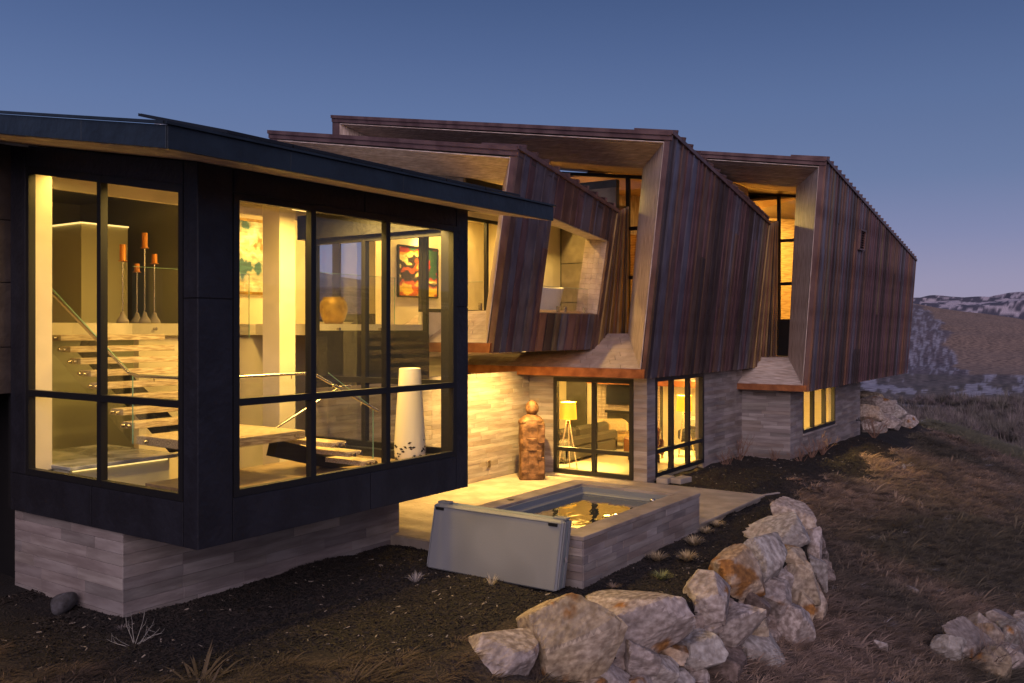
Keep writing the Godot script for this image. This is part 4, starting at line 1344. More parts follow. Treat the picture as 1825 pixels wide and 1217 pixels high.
func rooms() -> void:
	# living room on the patio
	room(Vector3(19.68, 0.015, 9.73), Vector3(26.0, 2.40, 16.4), ["a0", "b0"], "plaster", "pale_floor", "plaster")
	var s := MB.new()
	s.box(P(19.5, 0, 13.06), P(19.62, 2.4, 16.4))
	s.box(P(23.0, 0, 9.74), P(25.9, 2.39, 9.76))
	put(s, "interior_wall", "plaster", house)
	var dk := MB.new()
	dk.box(P(25.9, 0.02, 14.85), P(25.985, 2.3, 15.6))
	put(dk, "curtain", "room_dark", house)
	# slatted fireplace wall
	var fp := MB.new()
	fp.box(P(25.75, 0.02, 12.1), P(25.98, 2.39, 14.3))
	var fo := put(fp, "fireplace_wall", "room_dark", house)
	for i in 44:
		var b := 12.12 + i * 0.05
		if b > 14.28: break
		var sl := MB.new()
		sl.box(P(25.71, 1.0 if b > 12.5 and b < 13.95 else 0.02, b), P(25.76, 2.38, b + 0.028))
		put(sl, "slat", "board_warm", fo)
	var he := MB.new()
	he.box(P(25.60, 0.95, 12.45), P(25.98, 1.03, 13.98))
	put(he, "mantel", "black", fo)
	var tv := thing("television", "black wall television above the fireplace in the lit living room", "television", P(25.7, 1.2, 13.2))
	var tm := MB.new()
	tm.soft_box(P(25.62, 1.22, 12.45), P(25.70, 2.12, 13.95), 0.012)
	put(tm, "casing", "black", tv)
	var ts := MB.new()
	ts.box(P(25.615, 1.25, 12.48), P(25.622, 2.09, 13.92))
	put(ts, "screen", "solar", tv)
	ceiling_lamp(P(21.6, 2.37, 11.4), 1.6, 0.16, 12.0, WARM)
	ceiling_lamp(P(24.4, 2.37, 10.8), 1.2, 0.16, 11.0, WARM)
	ceiling_lamp(P(24.2, 2.37, 14.6), 1.2, 0.16, 11.0, WARM)
	# upper rooms with timber ceilings
	room(Vector3(22.4, 3.49, 10.0), Vector3(27.4, 8.0, 15.6), ["a0"], "ceiling_wood", "dark_floor", "ceiling_wood")
	ceiling_lamp(P(24.6, 7.9, 14.4), 1.6, 0.3, 60.0, WARM)
	ceiling_lamp(P(23.0, 5.4, 14.0), 0.3, 0.3, 8.0, WARM)
	room(Vector3(29.3, 2.75, 8.0), Vector3(32.6, 7.88, 13.4), ["a0"], "ceiling_wood", "dark_floor", "ceiling_wood")
	ceiling_lamp(P(31.2, 7.8, 12.2), 1.0, 0.3, 110.0, WARM)
	# room behind the low window of the third volume
	room(Vector3(26.05, -0.1, 8.32), Vector3(33.4, 1.86, 13.0), ["b0"], "plaster", "floor_tile", "plaster")
	ceiling_lamp(P(28.6, 1.83, 9.3), 2.4, 0.16, 40.0, WARM)
	ceiling_lamp(P(28.8, 1.83, 11.4), 2.4, 0.16, 50.0, WARM)

# ---------- patio, spa, sculpture ----------
func patio_things() -> void:
	var sl := MB.new()
	# slabs with joints between them
	var na := [11.95, 14.4, 16.9, 19.40]
	var nb := [6.62, 9.45, 11.2, 12.81]
	var base := MB.new()
	base.box(P(11.98, -0.3, 6.72), P(19.38, -0.035, 12.8))
	var po := struct(base, "patio", "concrete", "pale concrete patio between the pavilion and the living room window", "patio")
	for i in 3:
		for j in 3:
			var mb := MB.new()
			var q := [P(na[i], -0.035, nb[j]), P(na[i + 1], -0.035, nb[j]), P(na[i + 1], -0.035, nb[j + 1]), P(na[i], -0.035, nb[j + 1])]
			piece(mb, q, Vector3.UP, 0, 1, 0, 1, 0.008, 0.036, 0, 0.005)
			put(mb, "slab", "concrete", po)
	var ed := MB.new()
	ed.box(P(11.90, -0.3, 9.3), P(11.95, -0.01, 12.8))
	put(ed, "slab_edge", "concrete", po)
	# spa
	var t := thing("hot_tub", "sunken hot tub in a stone-clad box with wide coping, on the patio", "hot tub", P(13.6, 0, 7.9))
	var a0 := 11.46; var a1 := 15.72; var b0 := 6.62; var b1 := 9.26; var top := 0.52
	var ia0 := 11.92; var ia1 := 15.38; var ib0 := 6.98; var ib1 := 8.92
	var bx := MB.new()
	bx.box(P(a0, -0.35, b0), P(ia0, top, b1)); bx.box(P(ia1, -0.35, b0), P(a1, top, b1))
	bx.box(P(ia0, -0.35, b0), P(ia1, top, ib0)); bx.box(P(ia0, -0.35, ib1), P(ia1, top, b1))
	var bo := put(bx, "surround", "stone_back", t)
	courses(bo, "stone", STONES, [P(a0 - 0.01, -0.3, b0), P(a1 + 0.01, -0.3, b0), P(a1 + 0.01, top, b0), P(a0 - 0.01, top, b0)], Vector3(0, 0, 1), 0.115, 0.35, 0.9, 0.004, 0.014, false, 0.008)
	courses(bo, "stone", STONES, [P(a0, -0.3, b0), P(a0, -0.3, b1), P(a0, top, b1), P(a0, top, b0)], Vector3(-1, 0, 0), 0.115, 0.35, 0.9, 0.004, 0.014, false, 0.008)
	courses(bo, "stone", STONES, [P(a0, 0, b1), P(a1, 0, b1), P(a1, top, b1), P(a0, top, b1)], Vector3(0, 0, -1), 0.115, 0.35, 0.9, 0.004, 0.014, true, 0.008)
	courses(bo, "stone", STONES, [P(a1, -0.3, b0), P(a1, -0.3, b1), P(a1, top, b1), P(a1, top, b0)], Vector3(1, 0, 0), 0.115, 0.35, 0.9, 0.004, 0.014, true, 0.008)
	# coping lengths with mitred look
	var cp := [[a0 - 0.03, b0 - 0.03, 13.35, ib0], [13.35, b0 - 0.03, a1 + 0.03, ib0], [a0 - 0.03, ib1, 13.8, b1 + 0.03], [13.8, ib1, a1 + 0.03, b1 + 0.03], [a0 - 0.03, ib0, ia0, ib1], [ia1, ib0, a1 + 0.03, 8.0], [ia1, 8.0, a1 + 0.03, ib1]]
	for c in cp:
		var mb := MB.new()
		var k := rng.randf_range(0.92, 1.06); mb.tint = Color(k, k, k)
		mb.soft_box(P(c[0] + 0.002, top + 0.001, c[1] + 0.002), P(c[2] - 0.002, top + 0.065, c[3] - 0.002), 0.008)
		put(mb, "coping", "coping", t)
	var liner := MB.new()
	var r := Vector3(0, 0, 0)
	for e in [[P(ia0, 0, ib0), P(ia1, 0, ib0)], [P(ia1, 0, ib0), P(ia1, 0, ib1)], [P(ia1, 0, ib1), P(ia0, 0, ib1)], [P(ia0, 0, ib1), P(ia0, 0, ib0)]]:
		var mid := P((ia0 + ia1) / 2, 0, (ib0 + ib1) / 2)
		var i1: Vector3 = mid - e[0]; var i2: Vector3 = (mid - e[1])
		var p1: Vector3 = e[0] + Vector3(signf(i1.x), 0, signf(i1.z)) * 0.05; var p2: Vector3 = e[1] + Vector3(signf(i2.x), 0, signf(i2.z)) * 0.05
		liner.hexa([e[0] + Vector3(0, -0.3, 0), e[1] + Vector3(0, -0.3, 0), p2 + Vector3(0, -0.3, 0), p1 + Vector3(0, -0.3, 0), e[0] + Vector3(0, top + 0.02, 0), e[1] + Vector3(0, top + 0.02, 0), p2 + Vector3(0, top + 0.02, 0), p1 + Vector3(0, top + 0.02, 0)])
		var q1: Vector3 = e[0] + Vector3(signf(i1.x), 0, signf(i1.z)) * 0.13; var q2: Vector3 = e[1] + Vector3(signf(i2.x), 0, signf(i2.z)) * 0.13
		liner.hexa([p1 + Vector3(0, -0.3, 0), p2 + Vector3(0, -0.3, 0), q2 + Vector3(0, -0.3, 0), q1 + Vector3(0, -0.3, 0), p1 + Vector3(0, top - 0.06, 0), p2 + Vector3(0, top - 0.06, 0), q2 + Vector3(0, top - 0.09, 0), q1 + Vector3(0, top - 0.09, 0)])
	liner.box(P(ia0, -0.34, ib0), P(ia1, -0.3, ib1))
	M.liner = mat("liner", lin(0.16, 0.175, 0.20), 0.35)
	put(liner, "liner", "liner", t)
	var wn := FastNoiseLite.new()
	wn.seed = 3; wn.frequency = 0.9; wn.fractal_octaves = 3
	var xs := []; var ys := []
	for i in 111: xs.append(lerpf(ia0 + 0.1, ia1 - 0.1, i / 110.0))
	for i in 71: ys.append(lerpf(ib0 + 0.1, ib1 - 0.1, i / 70.0))
	var wm := MB.new()
	grid(wm, xs, ys, func(x, y): return 0.415 + wn.get_noise_2d(x * 1.4, y * 4.0) * 0.0018 + wn.get_noise_2d(x * 5.0, y * 9.0) * 0.0007, func(_x, _y): return Color(1, 1, 1))
	put(wm, "water", "water", t)
	var jet := MB.new()
	jet.lathe(P(15.1, 0.46, 7.25), [[0.0, 0.0], [0.05, 0.0], [0.055, 0.03], [0.03, 0.05], [0.0, 0.05]], 12)
	put(jet, "jet", "steel", t)
	var cap := MB.new()
	cap.lathe(P(13.2, top + 0.066, 9.1), [[0.0, 0.0], [0.06, 0.0], [0.06, 0.006], [0.045, 0.009], [0.0, 0.009]], 16)
	put(cap, "skimmer_lid", "dark_steel", t)
	# folded cover leaning on the tub's end
	var cv := thing("hot_tub_cover", "folded grey vinyl spa cover leaning against the end of the hot tub", "spa cover", P(11.1, -0.12, 7.95))
	var lean := atan2(0.21, 0.98)
	for k in 2:
		var mb := MB.new()
		var bb0 := 6.76; var bb1 := 9.16; var hgt := 1.0
		var prof := []
		var thick := 0.115 if k == 0 else 0.10
		var off := 0.0 if k == 0 else 0.145
		var rings := []
		for e in [[0.0, 0.02], [0.02, 0.0], [0.98, 0.0], [1.0, 0.02]]:
			var ring := []
			var b := lerpf(bb0, bb1, e[0])
			for q in [[0.0 + e[1], 0.02], [0.02 + e[1], e[1]], [thick - 0.02 - e[1], e[1]], [thick - e[1], 0.02], [thick - e[1] - 0.012, hgt - 0.03], [thick - e[1] - 0.03, hgt - e[1]], [0.03 + e[1], hgt - e[1]], [0.0 + e[1], hgt - 0.03]]:
				var x: float = q[0] + off; var y: float = q[1] + 0.01 * sin(b * 5.0) * float(k)
				ring.append(P(10.93 + x * cos(lean) + y * sin(lean), -0.13 - x * sin(lean) * 0.2 + y * cos(lean), b))
			rings.append(ring)
		mb.tint = Color(1, 1, 1) if k == 0 else Color(0.8, 0.95, 1.1)
		for i in 3:
			for j in 8:
				var mid := Vector3.ZERO
				for p in rings[i] + rings[i + 1]: mid += p / 16.0
				mb.quad(rings[i][j], rings[i][(j + 1) % 8], rings[i + 1][(j + 1) % 8], rings[i + 1][j], mid)
		for i in [0, 3]:
			var m := Vector3.ZERO
			for p in rings[i]: m += p / 8.0
			for j in 8: mb.tri(m, rings[i][j], rings[i][(j + 1) % 8], Vector3(0, 0, 1 if i == 0 else -1))
		put(mb, "cover_half", "vinyl", cv)
	var sk := MB.new()      # skirt flap round the near end, and the fold's seam
	for z in [[6.745, 0.06], [6.745, 0.19]]:
		var bpt := P(10.93 + z[1] * cos(lean), -0.13, z[0])
		sk.bar(bpt + Vector3(0, 0.03, 0), bpt + Vector3(sin(lean) * 0.98, cos(lean) * 0.98, 0), 0.05, 0.018, Vector3(0, 0, 1))
	sk.tint = Color(0.72, 0.8, 0.9)
	put(sk, "skirt", "vinyl", cv)
	var pp := MB.new()      # piping round the outer face
	var cn := func(z: float, s: float) -> Vector3: return P(10.925 + sin(lean) * s, -0.13 + cos(lean) * s, z)
	for e in [[cn.call(6.79, 0.05), cn.call(6.79, 0.96)], [cn.call(9.13, 0.05), cn.call(9.13, 0.96)], [cn.call(6.79, 0.96), cn.call(9.13, 0.96)]]:
		pp.tube([e[0], e[1]], [0.008], 6)
	pp.tint = Color(0.55, 0.6, 0.68)
	put(pp, "piping", "vinyl", cv)
	for h in [[9.02, 0.93], [6.92, 0.93]]:
		var mb := MB.new()
		var p := P(10.93 + sin(lean) * h[1], -0.13 + cos(lean) * h[1], h[0])
		mb.bar(p + Vector3(-0.012, 0, 0.075), p + Vector3(-0.012, 0, -0.075), 0.016, 0.04)
		put(mb, "handle_strap", "black", cv)
	for z in [9.02, 6.86]:
		var mb := MB.new()
		var p := P(10.93 + sin(lean) * 1.0 + 0.12, -0.13 + cos(lean) * 1.0 + 0.015, z)
		mb.soft_box(p + Vector3(-0.06, -0.02, -0.11), p + Vector3(0.06, 0.014, 0.11), 0.006)
		put(mb, "hinge_bracket", "vinyl", cv)
	var tg := MB.new()
	var tp := P(10.93 + sin(lean) * 0.42 + 0.13, -0.13 + cos(lean) * 0.42, 6.725)
	tg.bar(tp + Vector3(0, 0.05, 0), tp + Vector3(0.02, -0.03, 0.005), 0.05, 0.003, Vector3(0, 0, 1))
	put(tg, "care_tag", "stone_pale", cv)
	# two pavers by the corner
	for i in 2:
		var o := thing("concrete_paver", ["pale concrete paver lying by the stone corner post, nearer the window", "pale concrete paver beside the side window, nearer the slope"][i], "paver", P(19.75 + i * 0.18, 0, 9.15 - i * 0.32), "pavers by the side window", [0.1, -0.12][i])
		var mb := MB.new()
		mb.soft_box(Vector3(-0.26, -0.02, -0.14), Vector3(0.26, 0.11, 0.14), 0.012)
		put(mb, "block", "concrete", o, true)
	# strip of pale edging left in the mulch
	var es := MB.new()
	es.bar(P(19.3, -0.02, 6.75), P(20.1, -0.05, 6.55), 0.07, 0.02)
	tag(put(es, "edging_strip", "stone_pale", self), "pale strip of edging running off the far tip of the patio", "edging")
	# round boulder by the base
	var gr := MB.new()
	rock_mesh(gr, P(6.55, -0.05, 11.75), Vector3(0.24, 0.15, 0.17), 0.6, 77, Color(0.11, 0.11, 0.125), Color(0.09, 0.09, 0.10), 0.0)
	tag(put(gr, "river_stone", "rock", self), "smooth dark grey stone at the foot of the pavilion's stone base", "stone")
	sculpture()

func rounded_ring(at: Vector3, hx: float, hz: float, pw: float, n := 28, tw := 0.0) -> Array:
	var r := []
	for i in n:
		var t := TAU * i / n
		var c := cos(t); var s := sin(t)
		var x := signf(c) * pow(absf(c), pw) * hx; var z := signf(s) * pow(absf(s), pw) * hz
		r.append(at + Vector3(x * cos(tw) + z * sin(tw), 0, -x * sin(tw) + z * cos(tw)))
	return r

func sculpture() -> void:
	var t := thing("figure_sculpture", "rust-brown abstract figure sculpture with round head, standing on the patio in the light", "sculpture", P(18.3, 0, 12.0), "", deg_to_rad(-50))
	var nz := FastNoiseLite.new()
	nz.seed = 12; nz.frequency = 1.6
	var prof := [[0.0, 0.30, 0.25], [0.03, 0.315, 0.265], [0.3, 0.31, 0.265], [0.6, 0.30, 0.26], [0.9, 0.305, 0.265], [1.2, 0.31, 0.26], [1.36, 0.30, 0.25], [1.44, 0.275, 0.23], [1.50, 0.22, 0.18], [1.54, 0.15, 0.13], [1.57, 0.10, 0.10], [1.60, 0.09, 0.09]]
	var rings := []
	for k in prof.size() * 3 - 2:
		var i := mini(k / 3, prof.size() - 2); var f := (k - i * 3) / 3.0
		var y: float = lerpf(prof[i][0], prof[i + 1][0], f)
		var ring := rounded_ring(Vector3(0, y, 0), lerpf(prof[i][1], prof[i + 1][1], f), lerpf(prof[i][2], prof[i + 1][2], f), 0.45 if y < 1.34 else 0.8, 36)
		for j in ring.size():
			var p: Vector3 = ring[j]
			ring[j] = p + Vector3(p.x, 0, p.z).normalized() * (nz.get_noise_3dv(p * 1.6) * 0.02 + nz.get_noise_3dv(p * 7.0) * 0.006) * (1.0 if y < 1.42 else 0.3)
		rings.append(ring)
	var mb := MB.new()
	mb.skin(rings)
	put(mb, "body", "bronze_art", t, true)
	var sh := MB.new()
	var r2 := []
	for k in 9:
		var a := PI * k / 8.0
		var ring := rounded_ring(Vector3(-0.17, 1.37 - cos(a) * 0.13, 0.0), maxf(0.16 * sin(a), 0.002), maxf(0.235 * sin(a), 0.002), 0.8, 20)
		r2.append(ring)
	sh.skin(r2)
	sh.tint = Color(2.2, 2.1, 2.0)  # light from above painted in as a paler tint
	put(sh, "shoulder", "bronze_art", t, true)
	var hd := MB.new()
	var r3 := []
	for k in 15:
		var a := PI * k / 14.0
		r3.append(rounded_ring(Vector3(0.01, 1.71 - cos(a) * 0.19, 0.0), maxf(0.165 * sin(a), 0.002), maxf(0.185 * sin(a), 0.002), 0.92, 24))
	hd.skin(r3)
	hd.tint = Color(2.0, 1.9, 1.8)  # head tinted paler too, for the light falling on it
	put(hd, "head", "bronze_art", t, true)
	var k := 0
	for b in [[-0.02, 0.86, 0.24, 0.30], [0.20, 1.12, 0.17, 0.46], [0.15, 0.60, 0.11, 0.22], [-0.19, 0.44, 0.17, 0.5], [0.21, 0.34, 0.13, 0.42]]:
		var bl := MB.new()
		bl.soft_box(Vector3(b[0] - b[2] / 2, b[1] - b[3] / 2, 0.15), Vector3(b[0] + b[2] / 2, b[1] + b[3] / 2, 0.275 + 0.012 * (k % 3)), 0.008)
		var s: float = [0.6, 1.15, 0.8, 1.25, 0.7, 1.1, 0.8][k]
		bl.tint = Color(s, s, s)
		put(bl, "relief_block", "bronze_art", t, true)
		k += 1

# ---------- furniture and art behind the glass ----------
func picture(at: Vector3, w: float, h: float, called: String, label: String, seed_: int, cols: Array, frame_key: String, fw: float) -> void:
	var t := thing(called, label, "painting", at)
	var fr := MB.new()
	for e in [[Vector3(-w / 2, 0, 0), Vector3(w / 2, 0, 0)], [Vector3(-w / 2, h, 0), Vector3(w / 2, h, 0)]]:
		fr.bar(e[0], e[1], 0.06, fw)
	for e in [[Vector3(-w / 2, 0, 0), Vector3(-w / 2, h, 0)], [Vector3(w / 2, 0, 0), Vector3(w / 2, h, 0)]]:
		fr.bar(e[0], e[1], fw, 0.058, Vector3(0, 0, 1))
	put(fr, "frame", frame_key, t, true)
	var img := Image.create(128, 160, false, Image.FORMAT_RGB8)
	var n1 := FastNoiseLite.new(); n1.seed = seed_; n1.frequency = 0.0075; n1.fractal_octaves = 3; n1.domain_warp_enabled = true; n1.domain_warp_amplitude = 22.0
	var n2 := FastNoiseLite.new(); n2.seed = seed_ + 5; n2.frequency = 0.03
	for y in 160:
		for x in 128:
			var v := clampf(n1.get_noise_2d(x, y) * 1.2 + 0.5 + (y - 80) * 0.002, 0.0, 0.999) * (cols.size() - 1)
			var c: Color = cols[int(v)].lerp(cols[int(v) + 1], smoothstep(0.3, 0.7, v - int(v)))
			var g := 1.0 + n2.get_noise_2d(x * 0.6, y * 3.0) * 0.25
			img.set_pixel(x, y, Color(c.r * g, c.g * g, c.b * g))
	var m := StandardMaterial3D.new()
	m.albedo_texture = ImageTexture.create_from_image(img); m.roughness = 0.6
	var o := MeshInstance3D.new()
	var pm := PlaneMesh.new(); pm.size = Vector2(w - fw, h - fw); pm.orientation = PlaneMesh.FACE_Z
	o.mesh = pm; o.material_override = m; o.name = "canvas"; o.position = Vector3(0, h / 2, 0.012)
	t.add_child(o)

func floor_lamp(at: Vector3, label: String, turn: float) -> void:
	var t := thing("floor_lamp", label, "floor lamp", at, "tripod floor lamps in the living room", turn)
	M.leg_wood = M.tread
	for k in 3:
		var a := TAU * k / 3.0
		var mb := MB.new()
		mb.tube([Vector3(cos(a) * 0.30, 0, sin(a) * 0.30), Vector3(cos(a) * 0.03, 1.25, sin(a) * 0.03)], [0.016, 0.02], 7)
		put(mb, "leg", "tread", t, true)
	var hub := MB.new()
	hub.lathe(Vector3(0, 1.2, 0), [[0.0, 0.0], [0.05, 0.0], [0.05, 0.05], [0.012, 0.06], [0.012, 0.2], [0.0, 0.2]], 12)
	put(hub, "hub", "dark_steel", t, true)
	var rings := []
	var sh := MB.new()
	for q in [[0.225, 1.28], [0.20, 1.72], [0.196, 1.72], [0.221, 1.28], [0.225, 1.28]]:
		var ring := []
		for j in 32:
			ring.append(Vector3(cos(TAU * j / 32) * q[0], q[1], sin(TAU * j / 32) * q[0]))
		rings.append(ring)
	sh.skin(rings, true, false)
	put(sh, "lamp_shade", "lamp_shade", t, true)
	var bu := MB.new()
	bu.lathe(Vector3(0, 1.46, 0), [[0.0, 0.0], [0.03, 0.01], [0.035, 0.05], [0.02, 0.09], [0.0, 0.1]], 12)
	put(bu, "bulb", "bulb", t, true)
	var l := OmniLight3D.new()
	l.name = "bulb_glow"; l.light_energy = 26.0; l.light_color = WARM; l.light_size = 0.03; l.omni_range = 20.0; l.omni_attenuation = 2.0; l.shadow_enabled = true
	l.position = Vector3(0, 1.51, 0)
	t.add_child(l)

func soft(t: Node, called: String, lo: Vector3, hi: Vector3, k: float, col: Color, key := "cloth") -> void:
	var mb := MB.new()
	mb.tint = col
	mb.soft_box(lo, hi, k)
	put(mb, called, key, t, true)

func indoor_things() -> void:
	picture(P(13.15, 4.42, 16.17), 1.05, 1.62, "framed_painting", "tall gold-framed pale abstract painting on the gallery wall, lit from above", 14, [Color(0.5, 0.4, 0.2), Color(0.72, 0.68, 0.56), Color(0.8, 0.78, 0.72), Color(0.74, 0.70, 0.58), Color(0.62, 0.62, 0.52), Color(0.22, 0.36, 0.36)], "gold", 0.06)
	picture(P(16.75, 4.40, 14.27), 1.45, 1.2, "framed_painting", "wide dark-framed abstract painting in red, green and orange on the hall wall", 33, [Color(0.12, 0.30, 0.18), Color(0.66, 0.12, 0.05), Color(0.95, 0.62, 0.10), Color(0.95, 0.86, 0.55), Color(0.15, 0.10, 0.08), Color(0.75, 0.32, 0.06), Color(0.88, 0.72, 0.25)], "black", 0.04)
	# jar on the gallery
	var j := thing("ceramic_jar", "squat gold glazed jar standing on the gallery floor behind the glass rail", "jar", P(14.75, 3.725, 15.1))
	var mb := MB.new()
	mb.lathe(Vector3.ZERO, [[0.0, 0.0], [0.19, 0.0], [0.27, 0.14], [0.325, 0.34], [0.30, 0.5], [0.235, 0.585], [0.25, 0.615], [0.24, 0.625], [0.21, 0.59], [0.0, 0.55]], 28)
	put(mb, "body", "gold", j, true)
	# tall white vase by the glass
	var v := thing("floor_vase", "tall white tapering vase with dark leaf marks, inside the pavilion's right window", "vase", P(11.55, 1.37, 10.02))
	var vm := MB.new()
	vm.tint = Color(0.74, 0.69, 0.58)
	vm.lathe(Vector3.ZERO, [[0.0, 0.0], [0.20, 0.0], [0.235, 0.03], [0.262, 0.12], [0.268, 0.24], [0.255, 0.5], [0.225, 0.95], [0.195, 1.35], [0.182, 1.58], [0.172, 1.59], [0.165, 1.56], [0.0, 1.3]], 32)
	put(vm, "body", "gloss", v, true)
	var lf := MB.new()
	lf.tint = Color(0.025, 0.022, 0.02)
	for i in 90:
		var ang := rng.randf() * TAU
		var h := 0.07 + absf(rng.randfn(0.0, 0.12)) + (0.12 if sin(ang * 3.0) > 0.4 else 0.0)
		if h > 0.42: continue
		var r := 0.272 if h > 0.1 else 0.262
		var c := Vector3(cos(ang) * r, h, sin(ang) * r)
		var tg := Vector3(-sin(ang), 0, cos(ang)); var s := rng.randf_range(0.022, 0.044); var tl := rng.randf_range(-0.8, 0.8)
		var d1 := (tg * cos(tl) + Vector3.UP * sin(tl)) * s; var d2 := (Vector3.UP * cos(tl) - tg * sin(tl)) * s * 0.5
		var o := Vector3(cos(ang), 0, sin(ang))
		lf.quad(c - d1, c - d2, c + d1, c + d2, c - o)
	put(lf, "leaf_pattern", "plain", v, true)
	# candle holders
	for e in [[9.35, 14.85, 1.10, 0.30, 0.055, "leftmost and thickest of the amber candle holders on the gallery edge"], [9.75, 14.8, 1.36, 0.28, 0.05, "tallest amber candle holder on the gallery edge"], [10.05, 14.95, 1.10, 0.18, 0.05, "rightmost slim candle holder with a short amber cylinder on the gallery edge"], [9.92, 15.3, 0.95, 0.16, 0.05, "shortest amber candle holder, behind the tallest, on the gallery edge"]]:
		var c := thing("candle_holder", e[5], "candle holder", P(e[0], 3.725, e[1]), "candle holders on the gallery edge")
		var b := MB.new()
		b.lathe(Vector3.ZERO, [[0.0, 0.0], [0.11, 0.0], [0.10, 0.05], [0.05, 0.13], [0.03, 0.2], [0.0, 0.2]], 16)
		put(b, "base", "stone_pale", c, true)
		var st := MB.new()
		st.tube([Vector3(0, 0.18, 0), Vector3(0, e[2], 0)], [0.012], 8)
		put(st, "stem", "steel", c, true)
		var cy := MB.new()
		cy.lathe(Vector3(0, e[2], 0), [[0.0, 0.0], [e[4] + 0.025, 0.0], [e[4] + 0.025, 0.012], [e[4], 0.014], [e[4], e[3]], [e[4] - 0.012, e[3]], [e[4] - 0.012, e[3] - 0.05], [0.0, e[3] - 0.05]], 18)
		put(cy, "amber_cylinder", "amber", c, true)
	# bar counter on the lower floor
	var bc := thing("bar_counter", "marble-topped bar counter on the lower floor behind the left window", "counter", P(8.0, 0.62, 13.5))
	var cm := MB.new()
	cm.box(P(7.1, 0.625, 12.62), P(8.75, 1.58, 14.5))
	put(cm, "cabinet", "plaster_olive", bc)
	var ct := MB.new()
	ct.soft_box(P(7.05, 1.582, 12.5), P(8.85, 1.64, 14.6), 0.01)
	put(ct, "countertop", "marble", bc)
	var ls := MB.new()
	ls.bar(P(7.15, 1.56, 12.60), P(8.7, 1.56, 12.60), 0.02, 0.02)
	put(ls, "light_strip", "led", bc)
	# living room
	floor_lamp(P(20.05, 0.02, 12.02), "lit tripod floor lamp just inside the patio window, beside the grey sofa", 0.4)
	floor_lamp(P(23.9, 0.02, 10.5), "lit tripod floor lamp behind the side window", 0.9)
	var s := thing("sofa", "dark grey sofa with its back to the patio window", "sofa", P(22.1, 0.02, 12.9))
	var g := Color(0.06, 0.052, 0.046)
	soft(s, "base", Vector3(-1.5, 0.06, -0.45), Vector3(1.5, 0.40, 0.45), 0.04, g)
	soft(s, "backrest", Vector3(-1.5, 0.40, 0.22), Vector3(1.5, 0.66, 0.46), 0.06, g)
	for i in 3:
		soft(s, "back_cushion", Vector3(-1.4 + i * 0.94, 0.56, 0.0), Vector3(-0.5 + i * 0.94, 0.90, 0.26), 0.09, g * 1.15)
		soft(s, "seat_cushion", Vector3(-1.4 + i * 0.94, 0.40, -0.48), Vector3(-0.48 + i * 0.94, 0.54, 0.1), 0.05, g * 1.15)
	for x in [-1.52, 1.3]:
		soft(s, "armrest", Vector3(x, 0.1, -0.45), Vector3(x + 0.22, 0.62, 0.45), 0.05, g)
	for x in [-1.35, 1.35]:
		for z in [-0.35, 0.35]:
			soft(s, "leg", Vector3(x - 0.03, -0.005, z - 0.03), Vector3(x + 0.03, 0.07, z + 0.03), 0.004, Color(0.05, 0.04, 0.03))
	var o := thing("lounge_chair", "tan lounge chair with a pale fur throw in the living room", "chair", P(24.5, 0.02, 12.95), "", 0.7)
	soft(o, "seat", Vector3(-0.5, 0.22, -0.5), Vector3(0.5, 0.46, 0.5), 0.07, Color(0.38, 0.26, 0.11))
	soft(o, "backrest", Vector3(-0.5, 0.40, -0.55), Vector3(0.5, 0.82, -0.3), 0.08, Color(0.38, 0.26, 0.11))
	soft(o, "fur_throw", Vector3(-0.3, 0.45, -0.58), Vector3(0.35, 0.86, 0.3), 0.1, Color(0.62, 0.5, 0.3))
	for x in [-0.4, 0.4]:
		for z in [-0.4, 0.4]:
			soft(o, "leg", Vector3(x - 0.025, 0, z - 0.025), Vector3(x + 0.025, 0.24, z + 0.025), 0.004, Color(0.2, 0.12, 0.05))
	var lc := thing("leather_armchair", "brown leather armchair just inside the side window", "armchair", P(22.35, 0.02, 11.0), "", -0.8)
	soft(lc, "seat", Vector3(-0.38, 0.2, -0.4), Vector3(0.38, 0.46, 0.4), 0.07, Color(0.20, 0.08, 0.03), "gloss")
	soft(lc, "backrest", Vector3(-0.38, 0.42, 0.24), Vector3(0.38, 0.95, 0.44), 0.08, Color(0.20, 0.08, 0.03), "gloss")
	for x in [-0.46, 0.36]:
		soft(lc, "armrest", Vector3(x, 0.2, -0.4), Vector3(x + 0.1, 0.64, 0.4), 0.04, Color(0.20, 0.08, 0.03), "gloss")
	for x in [-0.32, 0.32]:
		for z in [-0.32, 0.32]:
			soft(lc, "leg", Vector3(x - 0.025, 0, z - 0.025), Vector3(x + 0.025, 0.22, z + 0.025), 0.004, Color(0.06, 0.04, 0.03))
	var st := thing("side_table", "small pale wooden side table beside the leather armchair", "side table", P(23.0, 0.02, 11.0))
	soft(st, "table_top", Vector3(-0.22, 0.44, -0.22), Vector3(0.22, 0.5, 0.22), 0.012, Color(0.5, 0.36, 0.17))
	for x in [-0.17, 0.17]:
		for z in [-0.17, 0.17]:
			soft(st, "leg", Vector3(x - 0.03, 0, z - 0.03), Vector3(x + 0.03, 0.44, z + 0.03), 0.005, Color(0.5, 0.36, 0.17))
	var be := thing("upholstered_bench", "dark upholstered bench with a pale cushion at the back of the living room", "bench", P(25.5, 0.02, 10.75))
	soft(be, "seat", Vector3(-0.4, 0.3, -0.5), Vector3(0.4, 0.6, 0.5), 0.05, Color(0.06, 0.06, 0.065))
	soft(be, "base", Vector3(-0.35, 0.0, -0.45), Vector3(0.35, 0.3, 0.45), 0.02, Color(0.05, 0.04, 0.035))
	soft(be, "cushion", Vector3(-0.1, 0.6, -0.4), Vector3(0.15, 0.98, 0.3), 0.1, Color(0.6, 0.58, 0.52))
